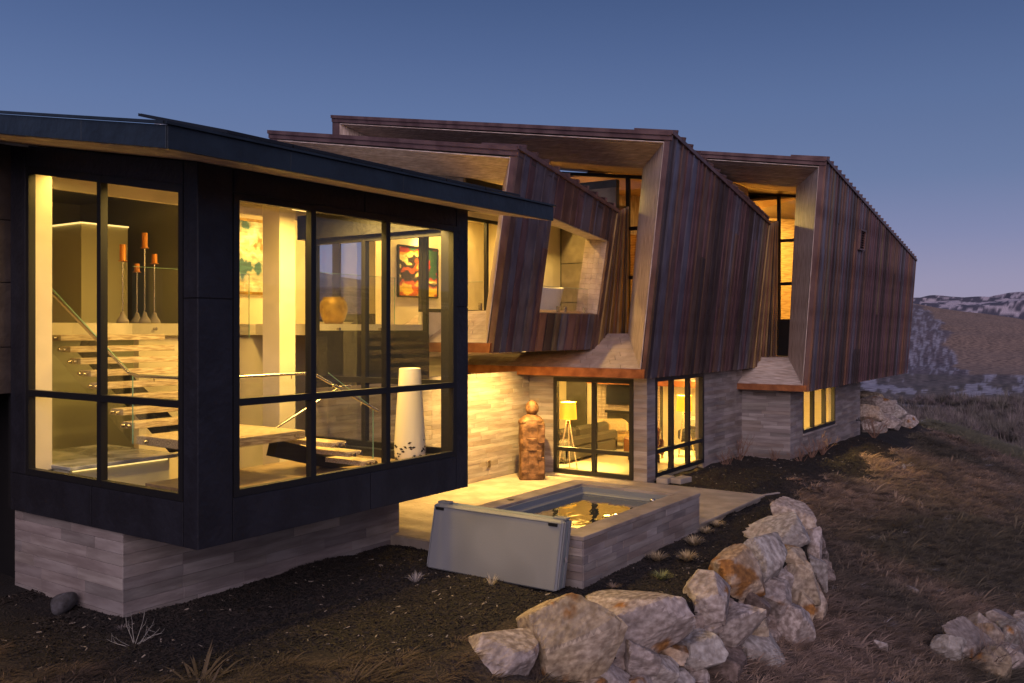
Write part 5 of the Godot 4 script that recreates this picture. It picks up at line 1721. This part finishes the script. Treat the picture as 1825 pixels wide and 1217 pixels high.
	# bath on the terrace
	var bt := thing("bathtub", "white freestanding bathtub on the terrace behind the copper opening", "bathtub", P(19.0, 4.05, 12.15))
	var bm := MB.new()
	bm.tint = Color(0.8, 0.79, 0.76)
	var rg := []
	for q in [[0.0, 0.62, 0.26], [0.02, 0.66, 0.29], [0.3, 0.74, 0.33], [0.5, 0.80, 0.37], [0.57, 0.84, 0.39], [0.585, 0.83, 0.38], [0.57, 0.80, 0.355], [0.3, 0.68, 0.28], [0.15, 0.55, 0.2]]:
		var ring := []
		for k in 40:
			var t := TAU * k / 40.0
			ring.append(Vector3(cos(t) * q[1], q[0] + (0.06 * pow(absf(cos(t)), 3.0) if q[0] > 0.45 else 0.0), sin(t) * q[2]))
		rg.append(ring)
	bm.skin(rg)
	put(bm, "shell", "gloss", bt, true)
	# bed in the far upper room
	var bd := thing("bed", "bed with white pillows in the lit upper room of the far volume", "bed", P(32.0, 2.76, 9.6))
	soft(bd, "mattress", Vector3(-1.0, 0.3, -0.9), Vector3(1.0, 0.62, 0.9), 0.08, Color(0.7, 0.66, 0.58))
	soft(bd, "headboard", Vector3(1.0, 0.0, -0.95), Vector3(1.12, 1.5, 0.95), 0.03, Color(0.3, 0.2, 0.1))
	soft(bd, "frame", Vector3(-1.02, 0.06, -0.92), Vector3(1.02, 0.31, 0.92), 0.02, Color(0.25, 0.15, 0.07))
	for z in [-0.45, 0.45]:
		soft(bd, "pillow", Vector3(0.55, 0.6, z - 0.36), Vector3(0.95, 0.85, z + 0.36), 0.1, Color(0.8, 0.76, 0.68))

# ---------- the stairs in the pavilion ----------
func stairs() -> void:
	var o := MB.new()
	o.bar(P(8.5, 1.86, 12.0), P(8.5, 3.35, 14.55), 0.24, 0.30)
	o.bar(P(9.4, 1.78, 10.95), P(11.0, 1.32, 10.7), 0.24, 0.26)
	o.box(P(8.3, 0.62, 11.2), P(8.6, 1.92, 11.5))
	var st := put(o, "staircase", "dark_steel", house)
	var ld := MB.new()
	ld.soft_box(P(7.77, 1.93, 10.5), P(9.66, 2.06, 12.0), 0.006)
	put(ld, "landing", "tread", st)
	var clamp := func(at: Vector3, dir: Vector3) -> void:
		var mb := MB.new()
		mb.tube([at, at + dir * 0.06], [0.024], 10)
		mb.tube([at + dir * 0.06, at + dir * 0.075], [0.03], 10)
		put(mb, "clamp", "steel", st)
	for i in 8:
		var b := 12.05 + i * 0.285; var y := 2.06 + (i + 1) * 0.183
		var mb := MB.new()
		mb.soft_box(P(7.77, y - 0.095, b), P(9.65, y, b + 0.30), 0.006)
		put(mb, "tread", "tread", st)
		for s in [0.08, 0.22]:
			clamp.call(P(7.77, y - 0.05, b + s), Vector3(-1, 0, 0))
	for i in 3:
		var a := 9.72 + i * 0.27; var y := 2.06 - (i + 1) * 0.168
		var mb := MB.new()
		mb.soft_box(P(a, y - 0.075, 9.98 - i * 0.06), P(a + 0.30, y, 11.3 - i * 0.06), 0.006)
		put(mb, "tread", "tread", st)
		for s in [0.08, 0.22]:
			clamp.call(P(a + s, y - 0.04, 9.98 - i * 0.06), Vector3(0, 0, 1))
	for a in [8.3, 9.45]:
		clamp.call(P(a, 1.99, 10.5), Vector3(0, 0, 1))
	for b in [10.8, 11.7]:
		clamp.call(P(7.77, 1.99, b), Vector3(-1, 0, 0))
	# glass: side of the flight, landing, lower flight, gallery
	var sheets := [
		[P(7.70, 1.95, 12.0), P(7.70, 3.45, 14.5), P(7.70, 4.45, 14.5), P(7.70, 2.95, 12.0)],
		[P(7.70, 1.93, 10.45), P(7.70, 1.95, 11.98), P(7.70, 2.95, 11.98), P(7.70, 2.95, 10.45)],
		[P(7.72, 1.93, 10.43), P(9.64, 1.93, 10.43), P(9.64, 2.95, 10.43), P(7.72, 2.95, 10.43)],
		[P(9.66, 1.85, 10.0), P(10.55, 1.36, 9.92), P(10.55, 2.36, 9.92), P(9.66, 2.95, 10.0)],
		[P(9.35, 3.45, 14.55), P(11.9, 3.45, 14.55), P(11.9, 4.72, 14.55), P(9.35, 4.72, 14.55)],
		[P(12.1, 3.4, 13.1), P(14.6, 3.4, 13.1), P(14.6, 4.72, 13.1), P(12.1, 4.72, 13.1)]]
	for q in sheets:
		var mb := MB.new()
		var nn := qnorm(q, Vector3(-0.3, 0, 1))
		plate(mb, q, nn, 0.012)
		var g := put(mb, "glass_panel", "rail_glass", st)
		var e := MB.new()
		e.bar(q[3] + Vector3(0, 0.004, 0), q[2] + Vector3(0, 0.004, 0), 0.015, 0.008)
		e.bar(q[1], q[2], 0.012, 0.012)
		put(e, "glass_edge", "rail_edge", g)
	# gallery clamps with their pins
	for a in [9.8, 11.3, 12.8, 14.0]:
		var b := 14.6 if a < 12.0 else 13.0
		clamp.call(P(a, 3.62, b), Vector3(0, 0, 1))
	# handrail
	var hr := MB.new()
	var path := [P(7.62, 4.45, 14.5), P(7.62, 2.98, 11.95), P(7.62, 2.94, 11.7), P(7.62, 2.94, 10.42), P(7.68, 2.94, 10.36), P(9.60, 2.94, 10.36), P(9.72, 2.90, 10.3), P(10.6, 2.32, 9.86)]
	hr.tube(path, [0.022], 10)
	for p in [P(7.66, 4.2, 14.07), P(7.66, 3.6, 13.03), P(7.66, 2.94, 11.4), P(8.2, 2.94, 10.4), P(9.3, 2.94, 10.4), P(9.9, 2.78, 10.15), P(10.35, 2.48, 9.98)]:
		hr.tube([p + Vector3(-0.02, -0.02, 0.02), p + Vector3(0.02, -0.07, -0.03)], [0.01], 6)
	put(hr, "handrail", "steel", st)
	var wr := MB.new()
	wr.tube([P(9.7, 1.9, 11.5), P(11.2, 2.62, 11.3), P(11.45, 2.62, 11.3)], [0.02], 8)
	put(wr, "handrail", "steel", st)

# ---------- boulders ----------
const BOULDERS := [
	[8.64, -0.26, 5.93, 0.45, 0.30, 0],
	[9.35, -0.19, 5.60, 0.48, 0.50, 1],
	[10.57, -0.20, 5.17, 0.66, 0.42, 0],
	[12.07, -0.27, 4.82, 0.34, 0.38, 0],
	[13.09, -0.09, 4.78, 0.36, 0.39, 3],
	[14.13, -0.05, 4.75, 0.32, 0.35, 2],
	[17.10, 0.02, 5.22, 0.28, 0.34, 0],
	[15.95, -0.08, 5.0, 0.42, 0.28, 2],
	[15.24, -0.22, 4.70, 0.21, 0.14, 1],
	[16.46, -0.31, 4.72, 0.15, 0.28, 0],
	[15.16, -0.65, 4.53, 0.33, 0.35, 1],
	[13.99, -0.67, 4.54, 0.24, 0.34, 0],
	[15.45, -1.01, 4.39, 0.19, 0.37, 3],
	[16.32, -0.77, 4.53, 0.11, 0.28, 2],
	[13.12, -0.56, 4.60, 0.20, 0.19, 4],
	[12.31, -0.63, 4.65, 0.31, 0.27, 0],
	[14.12, -1.07, 4.38, 0.31, 0.38, 0],
	[14.83, -1.06, 4.38, 0.12, 0.34, 1],
	[12.93, -1.17, 4.38, 0.33, 0.35, 2],
	[11.40, -0.75, 4.77, 0.28, 0.24, 2],
	[10.88, -0.59, 4.93, 0.18, 0.11, 3],
	[10.32, -0.57, 5.11, 0.26, 0.17, 0],
	[10.55, -0.76, 4.95, 0.32, 0.17, 2],
	[11.91, -1.05, 4.56, 0.33, 0.24, 4],
	[9.75, -0.65, 5.27, 0.29, 0.15, 0],
	[11.23, -1.01, 4.70, 0.15, 0.10, 0],
	[10.87, -0.91, 4.81, 0.18, 0.09, 2],
	[11.81, -0.53, 4.78, 0.16, 0.09, 0],
	[12.93, -0.77, 4.53, 0.18, 0.14, 1],
	[14.52, -0.48, 4.61, 0.15, 0.17, 0],
	[9.38, -0.74, 5.38, 0.32, 0.15, 1],
	[10.05, -0.89, 5.08, 0.28, 0.15, 0],
	[12.31, -1.34, 4.38, 0.29, 0.18, 0]]

func rock_mesh(mb: MB, at: Vector3, half: Vector3, yaw: float, sd: int, ca: Color, cb: Color, cut: float, rust := 0.0) -> void:
	var rg := RandomNumberGenerator.new(); rg.seed = sd
	var nz := FastNoiseLite.new(); nz.seed = sd; nz.frequency = 1.0; nz.fractal_octaves = 4
	var pl := []
	for e in [Vector3.RIGHT, Vector3.LEFT, Vector3.UP, Vector3.DOWN, Vector3.BACK, Vector3.FORWARD]:
		pl.append([(e + Vector3(rg.randfn(), rg.randfn(), rg.randfn()) * 0.24 * (0.2 + cut)).normalized(), rg.randf_range(0.80, 0.98)])
	for i in 12:
		pl.append([Vector3(rg.randfn(), rg.randfn(), rg.randfn()).normalized(), rg.randf_range(0.72, 1.08)])
	var bs := Basis(Vector3.UP, yaw) * Basis(Vector3(0, 0, 1), rg.randf_range(-0.3, 0.3) * cut)
	var rings := []; var tone := []
	var NU := 56; var NV := 32
	var pw := lerpf(3.0, 70.0, cut)
	for v in NV + 1:
		var ring := []
		for u in NU:
			var th := TAU * u / NU; var ph := PI * clampf(v / float(NV), 0.004, 0.996)
			var d := Vector3(cos(th) * sin(ph), cos(ph), sin(th) * sin(ph))
			var s := 0.0
			for q in pl:
				s += pow(maxf(d.dot(q[0]) / q[1], 0.0), pw)
			var r := pow(s, -1.0 / pw)
			r *= 1.0 + (nz.get_noise_3dv(d * 2.2) * 0.02 + nz.get_noise_3dv(d * 9.0) * 0.018) * cut
			# layers in the stone
			r *= 1.0 + 0.006 * sin(d.y * 22.0 + nz.get_noise_3dv(d * 1.5) * 7.0) * cut
			ring.append(at + bs * (d * r * (1.03 if half.x > 0.42 else 1.17) * half))
		rings.append(ring)
	var from := mb.v.size()
	mb.skin(rings, true, false)
	# facets read by their own light, so flatten the normals partly; the tone of the stone follows its veins
	for i in range(from, mb.v.size(), 3):
		var f := (mb.v[i + 2] - mb.v[i]).cross(mb.v[i + 1] - mb.v[i]).normalized()
		if f.dot(mb.n[i]) < 0: f = -f
		# every cleft face of the stone has its own tone
		var lf: Vector3 = bs.inverse() * (mb.v[i] + mb.v[i + 1] + mb.v[i + 2] - at * 3.0) / half
		lf = lf.normalized()
		var best := 0.0; var face := 1.0
		for qi in pl.size():
			var g: float = lf.dot(pl[qi][0]) / pl[qi][1]
			if g > best:
				best = g; face = lerpf(1.0, 0.78 + 0.44 * fposmod(qi * 0.618 + sd * 0.37, 1.0), cut)
		for k in 3:
			mb.n[i + k] = mb.n[i + k].lerp(f, 0.92 * cut).normalized()
			var p := (mb.v[i + k] - at)
			var t := clampf(0.5 + nz.get_noise_3dv(p * 1.7) * 1.5, 0, 1)
			var c := ca.lerp(cb, t)
			if rust > 0.02:
				c = c.lerp(Color(0.36, 0.17, 0.05), smoothstep(0.0, 0.18, nz.get_noise_3dv(p * 1.4 + Vector3(9, 3, 1)) + rust - 0.42))
			c = c * (0.92 + 0.3 * nz.get_noise_3dv(p * 6.0)) * face
			mb.c[i + k] = Color(c.r, c.g, c.b)

func boulder_walls() -> void:
	var w := thing("boulder_retaining_wall", "curved dry wall of big pinkish and tan boulders below the hot tub terrace", "retaining wall", P(13.0, -1.0, 5.0))
	var pal := [[Color(0.46, 0.40, 0.38), Color(0.58, 0.51, 0.475)], [Color(0.50, 0.40, 0.27), Color(0.56, 0.47, 0.37)], [Color(0.60, 0.57, 0.54), Color(0.47, 0.43, 0.41)], [Color(0.50, 0.37, 0.25), Color(0.55, 0.47, 0.40)], [Color(0.16, 0.12, 0.105), Color(0.26, 0.20, 0.18)]]
	var i := 0
	for r in BOULDERS:
		var mb := MB.new()
		var c: Array = pal[r[5]]
		var deep: float = clampf(0.5 * (r[3] + r[4]) * 1.25, 0.18, 0.55)
		# sit a little back into the bank
		rock_mesh(mb, P(r[0] + 0.12 * deep, r[1], r[2] + 0.35 * deep), Vector3(r[3], r[4], deep), deg_to_rad(-55.5) + rng.randf_range(-0.25, 0.25), 100 + i, c[0], c[1], 1.0, [0.06, 0.12, 0.0, 0.34, 0.0][r[5]])
		put(mb, "boulder", "rock", w)
		i += 1
	# hidden course: smaller stones that fill the gaps between the boulders
	for k in 84:
		var a := 8.7 + k * 0.125
		if a > 18.9: break
		var y := rng.randf_range(-1.25, -0.35)
		var b := wall_b(a) + 0.16 + 0.38 * (y + 0.1)
		var mb := MB.new()
		rock_mesh(mb, P(a, y, b + 0.08), Vector3(rng.randf_range(0.16, 0.28), rng.randf_range(0.12, 0.22), 0.22), rng.randf() * 3.0, 300 + k, Color(0.36, 0.29, 0.26), Color(0.48, 0.40, 0.36), 1.0)
		put(mb, "boulder", "rock", w)
	# second wall, at the far end of the house
	var w2 := thing("boulder_retaining_wall", "stack of warm-lit boulders under the far end of the copper volume", "retaining wall", P(36.0, -0.1, 8.4))
	i = 0
	for r in [[34.7, 0.75, 8.9, 0.5, 0.30, 1], [35.6, 0.35, 8.2, 0.55, 0.36, 3], [36.6, 0.75, 8.15, 0.55, 0.35, 0], [36.2, 0.15, 7.75, 0.7, 0.3, 0], [37.4, 0.35, 7.8, 0.6, 0.34, 2], [38.0, 0.0, 7.5, 0.6, 0.3, 0], [37.6, 0.9, 8.6, 0.5, 0.25, 1], [35.0, 0.0, 7.9, 0.5, 0.3, 0], [38.6, 0.55, 8.3, 0.45, 0.3, 0]]:
		var mb := MB.new()
		rock_mesh(mb, P(r[0], r[1], r[2]), Vector3(r[3], r[4], 0.4), deg_to_rad(-55.5) + rng.randf_range(-0.3, 0.3), 500 + i, pal[r[5]][0], pal[r[5]][1], 1.0, 0.1)
		put(mb, "boulder", "rock", w2)
		i += 1
	# third, low on the slope at the right
	var w3 := thing("boulder_retaining_wall", "jumble of pale boulders behind bare twigs low on the grassy slope", "retaining wall", P(17.0, -2.0, 2.1))
	i = 0
	for r in [[16.3, 2.50, 0.22, 0.20, 2], [16.9, 2.25, 0.34, 0.26, 0], [17.3, 2.05, 0.22, 0.28, 3], [17.9, 2.2, 0.24, 0.2, 0], [18.3, 1.8, 0.3, 0.26, 2], [17.2, 1.7, 0.26, 0.2, 0], [18.9, 2.1, 0.24, 0.18, 0], [19.3, 1.7, 0.26, 0.2, 0], [16.6, 1.85, 0.3, 0.24, 1]]:
		var mb := MB.new()
		rock_mesh(mb, P(r[0], ground_y(r[0], r[1]) + r[3] * 0.55, r[1]), Vector3(r[2], r[3], 0.24), rng.randf() * 3.0, 600 + i, pal[r[4]][0] * 0.8, pal[r[4]][1] * 0.8, 1.0, 0.05)
		put(mb, "boulder", "rock", w3)
		i += 1
	i = 0
	for r in [[13.8, 2.55, "small white chip of stone lying low on the slope below the boulder wall"], [18.6, 3.5, "small pale stone lying in the middle of the grassy slope"], [15.2, 3.3, "flat pinkish stone lying in the grass nearest the boulder wall"]]:
		var mb := MB.new()
		rock_mesh(mb, P(r[0], ground_y(r[0], r[1]) + 0.04, r[1]), Vector3(0.11, 0.06, 0.08), 0.4 + i, 700 + i, Color(0.5, 0.46, 0.45), Color(0.42, 0.36, 0.34), 1.0)
		tag(put(mb, "loose_stone", "rock", self), r[2], "stone", "loose stones on the slope")
		i += 1

# ---------- plants ----------
func blade(mb: MB, p: Vector3, tip: Vector3, w: float, bow: float, col: Color) -> void:
	var d := tip - p
	var side := d.cross(Vector3.UP)
	if side.length() < 0.001: side = Vector3.RIGHT
	side = side.normalized() * w * 0.5
	var m := p + d * 0.55 + Vector3(0, bow, 0)
	mb.tint = col
	var n := side.cross(d).normalized()
	mb.tri(p - side, p + side, m + side * 0.7, n)
	mb.tri(p - side, m + side * 0.7, m - side * 0.7, n)
	mb.tri(m - side * 0.7, m + side * 0.7, tip, n)

func tuft(called: String, label: String, a: float, b: float, r: float, h: float, count: int, col: Color, group := "") -> void:
	var mb := MB.new()
	for i in count:
		var t := rng.randf() * TAU; var s := sqrt(rng.randf())
		var o := Vector3(cos(t), 0, sin(t))
		var k := rng.randf_range(0.7, 1.25)
		blade(mb, o * r * 0.22 * s, o * r * (0.25 + 0.85 * s) * rng.randf_range(0.7, 1.1) + Vector3(0, h * rng.randf_range(0.45, 1.1) * (1.0 - 0.45 * s), 0), 0.010, h * 0.16 * s, Color(col.r * k, col.g * k, col.b * k * rng.randf_range(0.85, 1.1)))
	var o2 := put(mb, called, "blade", self, true)
	o2.position = P(a, ground_y(a, b) - 0.005, b)
	tag(o2, label, "grass tuft" if called.contains("grass") else "plant", group)

func twigs(mb: MB, h: float, spread: float, count: int, rad: float) -> void:
	for i in count:
		var t := rng.randf() * TAU
		var lean := rng.randf() * spread
		var p := Vector3(cos(t), 0, sin(t)) * 0.05 * rng.randf()
		var d := Vector3(cos(t) * lean, 1.0, sin(t) * lean).normalized()
		var path := [p]
		var L := h * rng.randf_range(0.6, 1.1)
		for k in 4:
			d = (d + Vector3(rng.randfn(), rng.randfn() * 0.5, rng.randfn()) * 0.16).normalized()
			path.append(path[-1] + d * L / 4.0)
		mb.tube(path, [rad, rad * 0.8, rad * 0.65, rad * 0.5, rad * 0.3], 5)
		for j in 2:
			var q: Vector3 = path[2 + j]
			var e := (d + Vector3(rng.randfn(), rng.randf() * 0.4, rng.randfn()) * 0.7).normalized()
			mb.tube([q, q + e * L * 0.2, q + (e + Vector3(0, 0.3, 0)).normalized() * L * 0.36], [rad * 0.5, rad * 0.4, rad * 0.2], 4)

func bare_shrub(label: String, at: Vector3, h: float, spread: float, count: int, rad: float, col: Color, group: String) -> void:
	var mb := MB.new()
	mb.tint = col
	twigs(mb, h, spread, count, rad)
	var o := put(mb, "bare_shrub", "plain", self, true)
	o.position = at
	tag(o, label, "shrub", group)

func scatter(called: String, label: String, category: String, mesh: Mesh, key: String, xf: Array, cols: PackedColorArray) -> void:
	var mm := MultiMesh.new()
	mm.transform_format = MultiMesh.TRANSFORM_3D
	mm.use_colors = true
	mm.mesh = mesh
	mm.instance_count = xf.size()
	for i in xf.size():
		mm.set_instance_transform(i, xf[i]); mm.set_instance_color(i, cols[i])
	var o := MultiMeshInstance3D.new()
	o.name = numbered(called)
	o.multimesh = mm
	o.material_override = M[key]
	tag(o, label, category, "", "stuff")
	add_child(o)

func plants() -> void:
	var g := "dry grass tufts beside the hot tub"
	var straw := Color(0.42, 0.33, 0.21)
	tuft("grass_tuft", "straw-coloured grass tuft by the hot tub's far front corner, farthest from the cover", 16.35, 6.52, 0.21, 0.17, 150, straw, g)
	tuft("grass_tuft", "straw-coloured grass tuft second from the hot tub's far corner", 15.65, 6.45, 0.21, 0.19, 150, straw, g)
	tuft("grass_tuft", "broad straw grass tuft halfway along the hot tub's stone front", 14.7, 6.28, 0.25, 0.22, 190, straw, g)
	tuft("grass_tuft", "broadest straw grass tuft, out in the mulch between hot tub and boulders", 13.66, 5.95, 0.25, 0.21, 190, straw, g)
	tuft("grass_tuft", "straw grass tuft close against the near half of the hot tub's stone front", 13.4, 6.35, 0.23, 0.2, 170, straw, g)
	tuft("grass_tuft", "greenish grass tuft in the mulch nearest the boulders", 12.4, 5.8, 0.2, 0.19, 130, Color(0.20, 0.22, 0.10), g)
	tuft("grass_tuft", "thin small dry grass tuft near the hot tub's near corner", 11.6, 6.2, 0.16, 0.10, 70, Color(0.22, 0.16, 0.12), g)
	tuft("grass_clump", "pale dry clump of stubble in the mulch left of the spa cover", 10.23, 8.77, 0.2, 0.2, 46, Color(0.40, 0.36, 0.35))
	tuft("grass_clump", "dry stubble against the foot of the spa cover", 10.72, 7.73, 0.18, 0.22, 34, Color(0.36, 0.31, 0.25))
	tuft("grass_clump", "small grey weed at the corner of the pavilion's stone base", 6.5, 10.35, 0.12, 0.1, 60, Color(0.2, 0.17, 0.17))
	bare_shrub("pale leafless seedling spreading its twigs in the mulch before the pavilion", P(6.25, -0.13, 9.7), 0.42, 2.0, 9, 0.0045, Color(0.36, 0.34, 0.31), "")
	var red := Color(0.20, 0.115, 0.085)
	var gs := "bare shrubs along the house wall"
	var spots := [[23.55, 9.1, 0.5, "bare shrub by the stone wall right of the side window"], [24.85, 9.25, 0.85, "taller bare shrub in the corner of the stone wall right of the side window"], [25.35, 8.4, 0.35, "smallest bare shrub, at the short stone wall facing the patio"], [25.6, 7.72, 0.5, "bare shrub at the stone corner below the third copper volume"], [26.55, 7.7, 0.65, "bare shrub second from the stone corner below the third copper volume"], [27.5, 7.65, 0.65, "bare shrub under the low lit window"], [32.9, 7.4, 0.95, "broad bare red-twigged shrub at the far boulders"]]
	for s in spots:
		bare_shrub(s[3], P(s[0], ground_y(s[0], s[1]) - 0.02, s[1]), s[2], 0.9, 16, 0.010, red, gs)
	bare_shrub("tangled bare twigs in front of the pale boulders low on the slope", P(16.6, ground_y(16.6, 1.9), 1.9), 0.8, 1.3, 22, 0.008, Color(0.22, 0.17, 0.16), "")
	bare_shrub("second tangle of bare twigs at the right edge of the pale boulders on the slope", P(17.6, ground_y(17.6, 1.5), 1.5), 0.9, 1.3, 20, 0.008, Color(0.22, 0.17, 0.16), "")
	# dry grass on the slope
	var gm := MB.new()
	for i in 16:
		var t := rng.randf() * TAU
		var o := Vector3(cos(t), 0, sin(t))
		blade(gm, o * rng.randf() * 0.09, o * rng.randf_range(0.08, 0.22) + Vector3(0.10, rng.randf_range(0.02, 0.11), 0.07), 0.014, 0.015, Color(1, 1, 1) * rng.randf_range(0.7, 1.2))
	var xf := []; var cs := PackedColorArray()
	var tries := 0
	while xf.size() < 60000 and tries < 400000:
		tries += 1
		var a := rng.randf_range(4.0, 52.0); var b := rng.randf_range(-7.0, 12.0)
		if a > 20.0 and rng.randf() < (a - 20.0) / 45.0: continue
		if b > 7.4 and a > 7.0: continue
		if a > 6.6 and b > 8.5: continue
		if a < 9.6 and b > 5.0 and rng.randf() < 0.6: continue
		if mulchy(a, b) > 0.25 + rng.randf() * 0.5: continue
		var y := ground_y(a, b) + bumpy(a, b)
		var s := rng.randf_range(0.45, 1.15) * (1.0 + maxf(0.0, a - 22.0) * 0.02)
		if rng.randf() < 0.02: s *= 2.1
		xf.append(Transform3D(Basis(Vector3.UP, rng.randfn() * 0.7).scaled(Vector3(s, s * 0.8, s)), P(a, y - 0.005, b)))
		var n := patch_noise.get_noise_2d(a * 12.0, b * 12.0 + 300.0)
		var c := Color(0.36, 0.25, 0.185).lerp(Color(0.12, 0.10, 0.07), clampf(0.45 + n * 1.8, 0, 1)) * rng.randf_range(0.35, 1.35)
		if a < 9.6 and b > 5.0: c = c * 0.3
		if a > 39.0: c = Color(0.18, 0.16, 0.09) * rng.randf_range(0.7, 1.2)
		if rng.randf() < 0.004: c = Color(0.4, 0.38, 0.4)
		cs.append(Color(c.r, c.g, c.b))
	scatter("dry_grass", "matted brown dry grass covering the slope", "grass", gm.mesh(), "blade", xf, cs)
	# wood chips on the beds
	var cm := MB.new()
	cm.hexa([Vector3(-0.03, 0, -0.008), Vector3(0.03, 0, -0.008), Vector3(0.026, 0, 0.008), Vector3(-0.026, 0, 0.008), Vector3(-0.028, 0.006, -0.006), Vector3(0.026, 0.007, -0.006), Vector3(0.024, 0.005, 0.006), Vector3(-0.022, 0.006, 0.006)])
	xf = []; cs = PackedColorArray(); tries = 0
	while xf.size() < 42000 and tries < 300000:
		tries += 1
		var a := rng.randf_range(4.8, 33.0); var b := rng.randf_range(4.6, 13.0)
		if a > 18.0 and rng.randf() < 0.5: continue
		if a > 11.95 and a < 19.4 and b > 6.7: continue
		if a > 6.8 and b > 10.8: continue
		if a > 19.4 and b > 9.45: continue
		if mulchy(a, b) < 0.5: continue
		var s := rng.randf_range(0.5, 1.5)
		xf.append(Transform3D(Basis.from_euler(Vector3(rng.randfn() * 0.35, rng.randf() * TAU, rng.randfn() * 0.35)).scaled(Vector3(s, s, s)), P(a, ground_y(a, b) + bumpy(a, b) + 0.004, b)))
		var k := rng.randf_range(0.4, 1.9)
		var c := Color(0.013, 0.009, 0.0072) * k
		if rng.randf() < 0.012: c = Color(0.26, 0.22, 0.18)
		cs.append(Color(c.r, c.g, c.b))
	scatter("mulch", "dark shredded bark mulch on the planting beds", "mulch", cm.mesh(), "plain", xf, cs)
	# brush in the valley behind the ridge
	var bm := MB.new()
	for i in 420:
		var d := Vector3(rng.randfn() * 0.8, absf(rng.randfn()) * 0.9 + 0.15, rng.randfn() * 0.8).normalized()
		var r := rng.randf_range(0.45, 1.0) * (0.8 + 0.3 * sin(d.x * 5.0 + 1.0) * cos(d.z * 4.0))
		var p := d * r * 0.35 + Vector3(rng.randfn(), 0, rng.randfn()) * 0.06
		blade(bm, p, d * r + Vector3(rng.randfn(), rng.randfn() * 0.6, rng.randfn()) * 0.12, 0.018, rng.randfn() * 0.05, Color(1, 1, 1) * rng.randf_range(0.45, 1.35))
	xf = []; cs = PackedColorArray()
	while xf.size() < 3600:
		var az := rng.randf_range(18.0, 34.0); var r := 95.0 + 130.0 * pow(rng.randf(), 1.3)
		var p_fw := r * cos(deg_to_rad(az)); var p_rt := r * sin(deg_to_rad(az))
		var th := deg_to_rad(34.5)
		var a := p_rt * sin(th) + p_fw * cos(th); var b := -p_rt * cos(th) + p_fw * sin(th)
		if patch_noise.get_noise_2d(a * 2.2, b * 2.2) < rng.randf_range(-0.3, 0.25) + smoothstep(150.0, 215.0, r) * 0.5: continue
		var s := rng.randf_range(0.7, 1.7) * (1.0 + pow(rng.randf(), 3.0) * 1.2)
		xf.append(Transform3D(Basis(Vector3.UP, rng.randf() * TAU).scaled(Vector3(s * 1.2, s, s * 1.2)), P(a, maxf(far_y(az, r), -999.0) + 0.1, b)))
		var k := rng.randf_range(0.6, 1.3)
		var c := Color(0.27, 0.215, 0.215).lerp(Color(0.17, 0.155, 0.125), rng.randf()) * k
		cs.append(Color(c.r, c.g, c.b))
	scatter("brush", "grey leafless brush massed in the valley beyond the ridge", "brush", bm.mesh(), "blade", xf, cs)
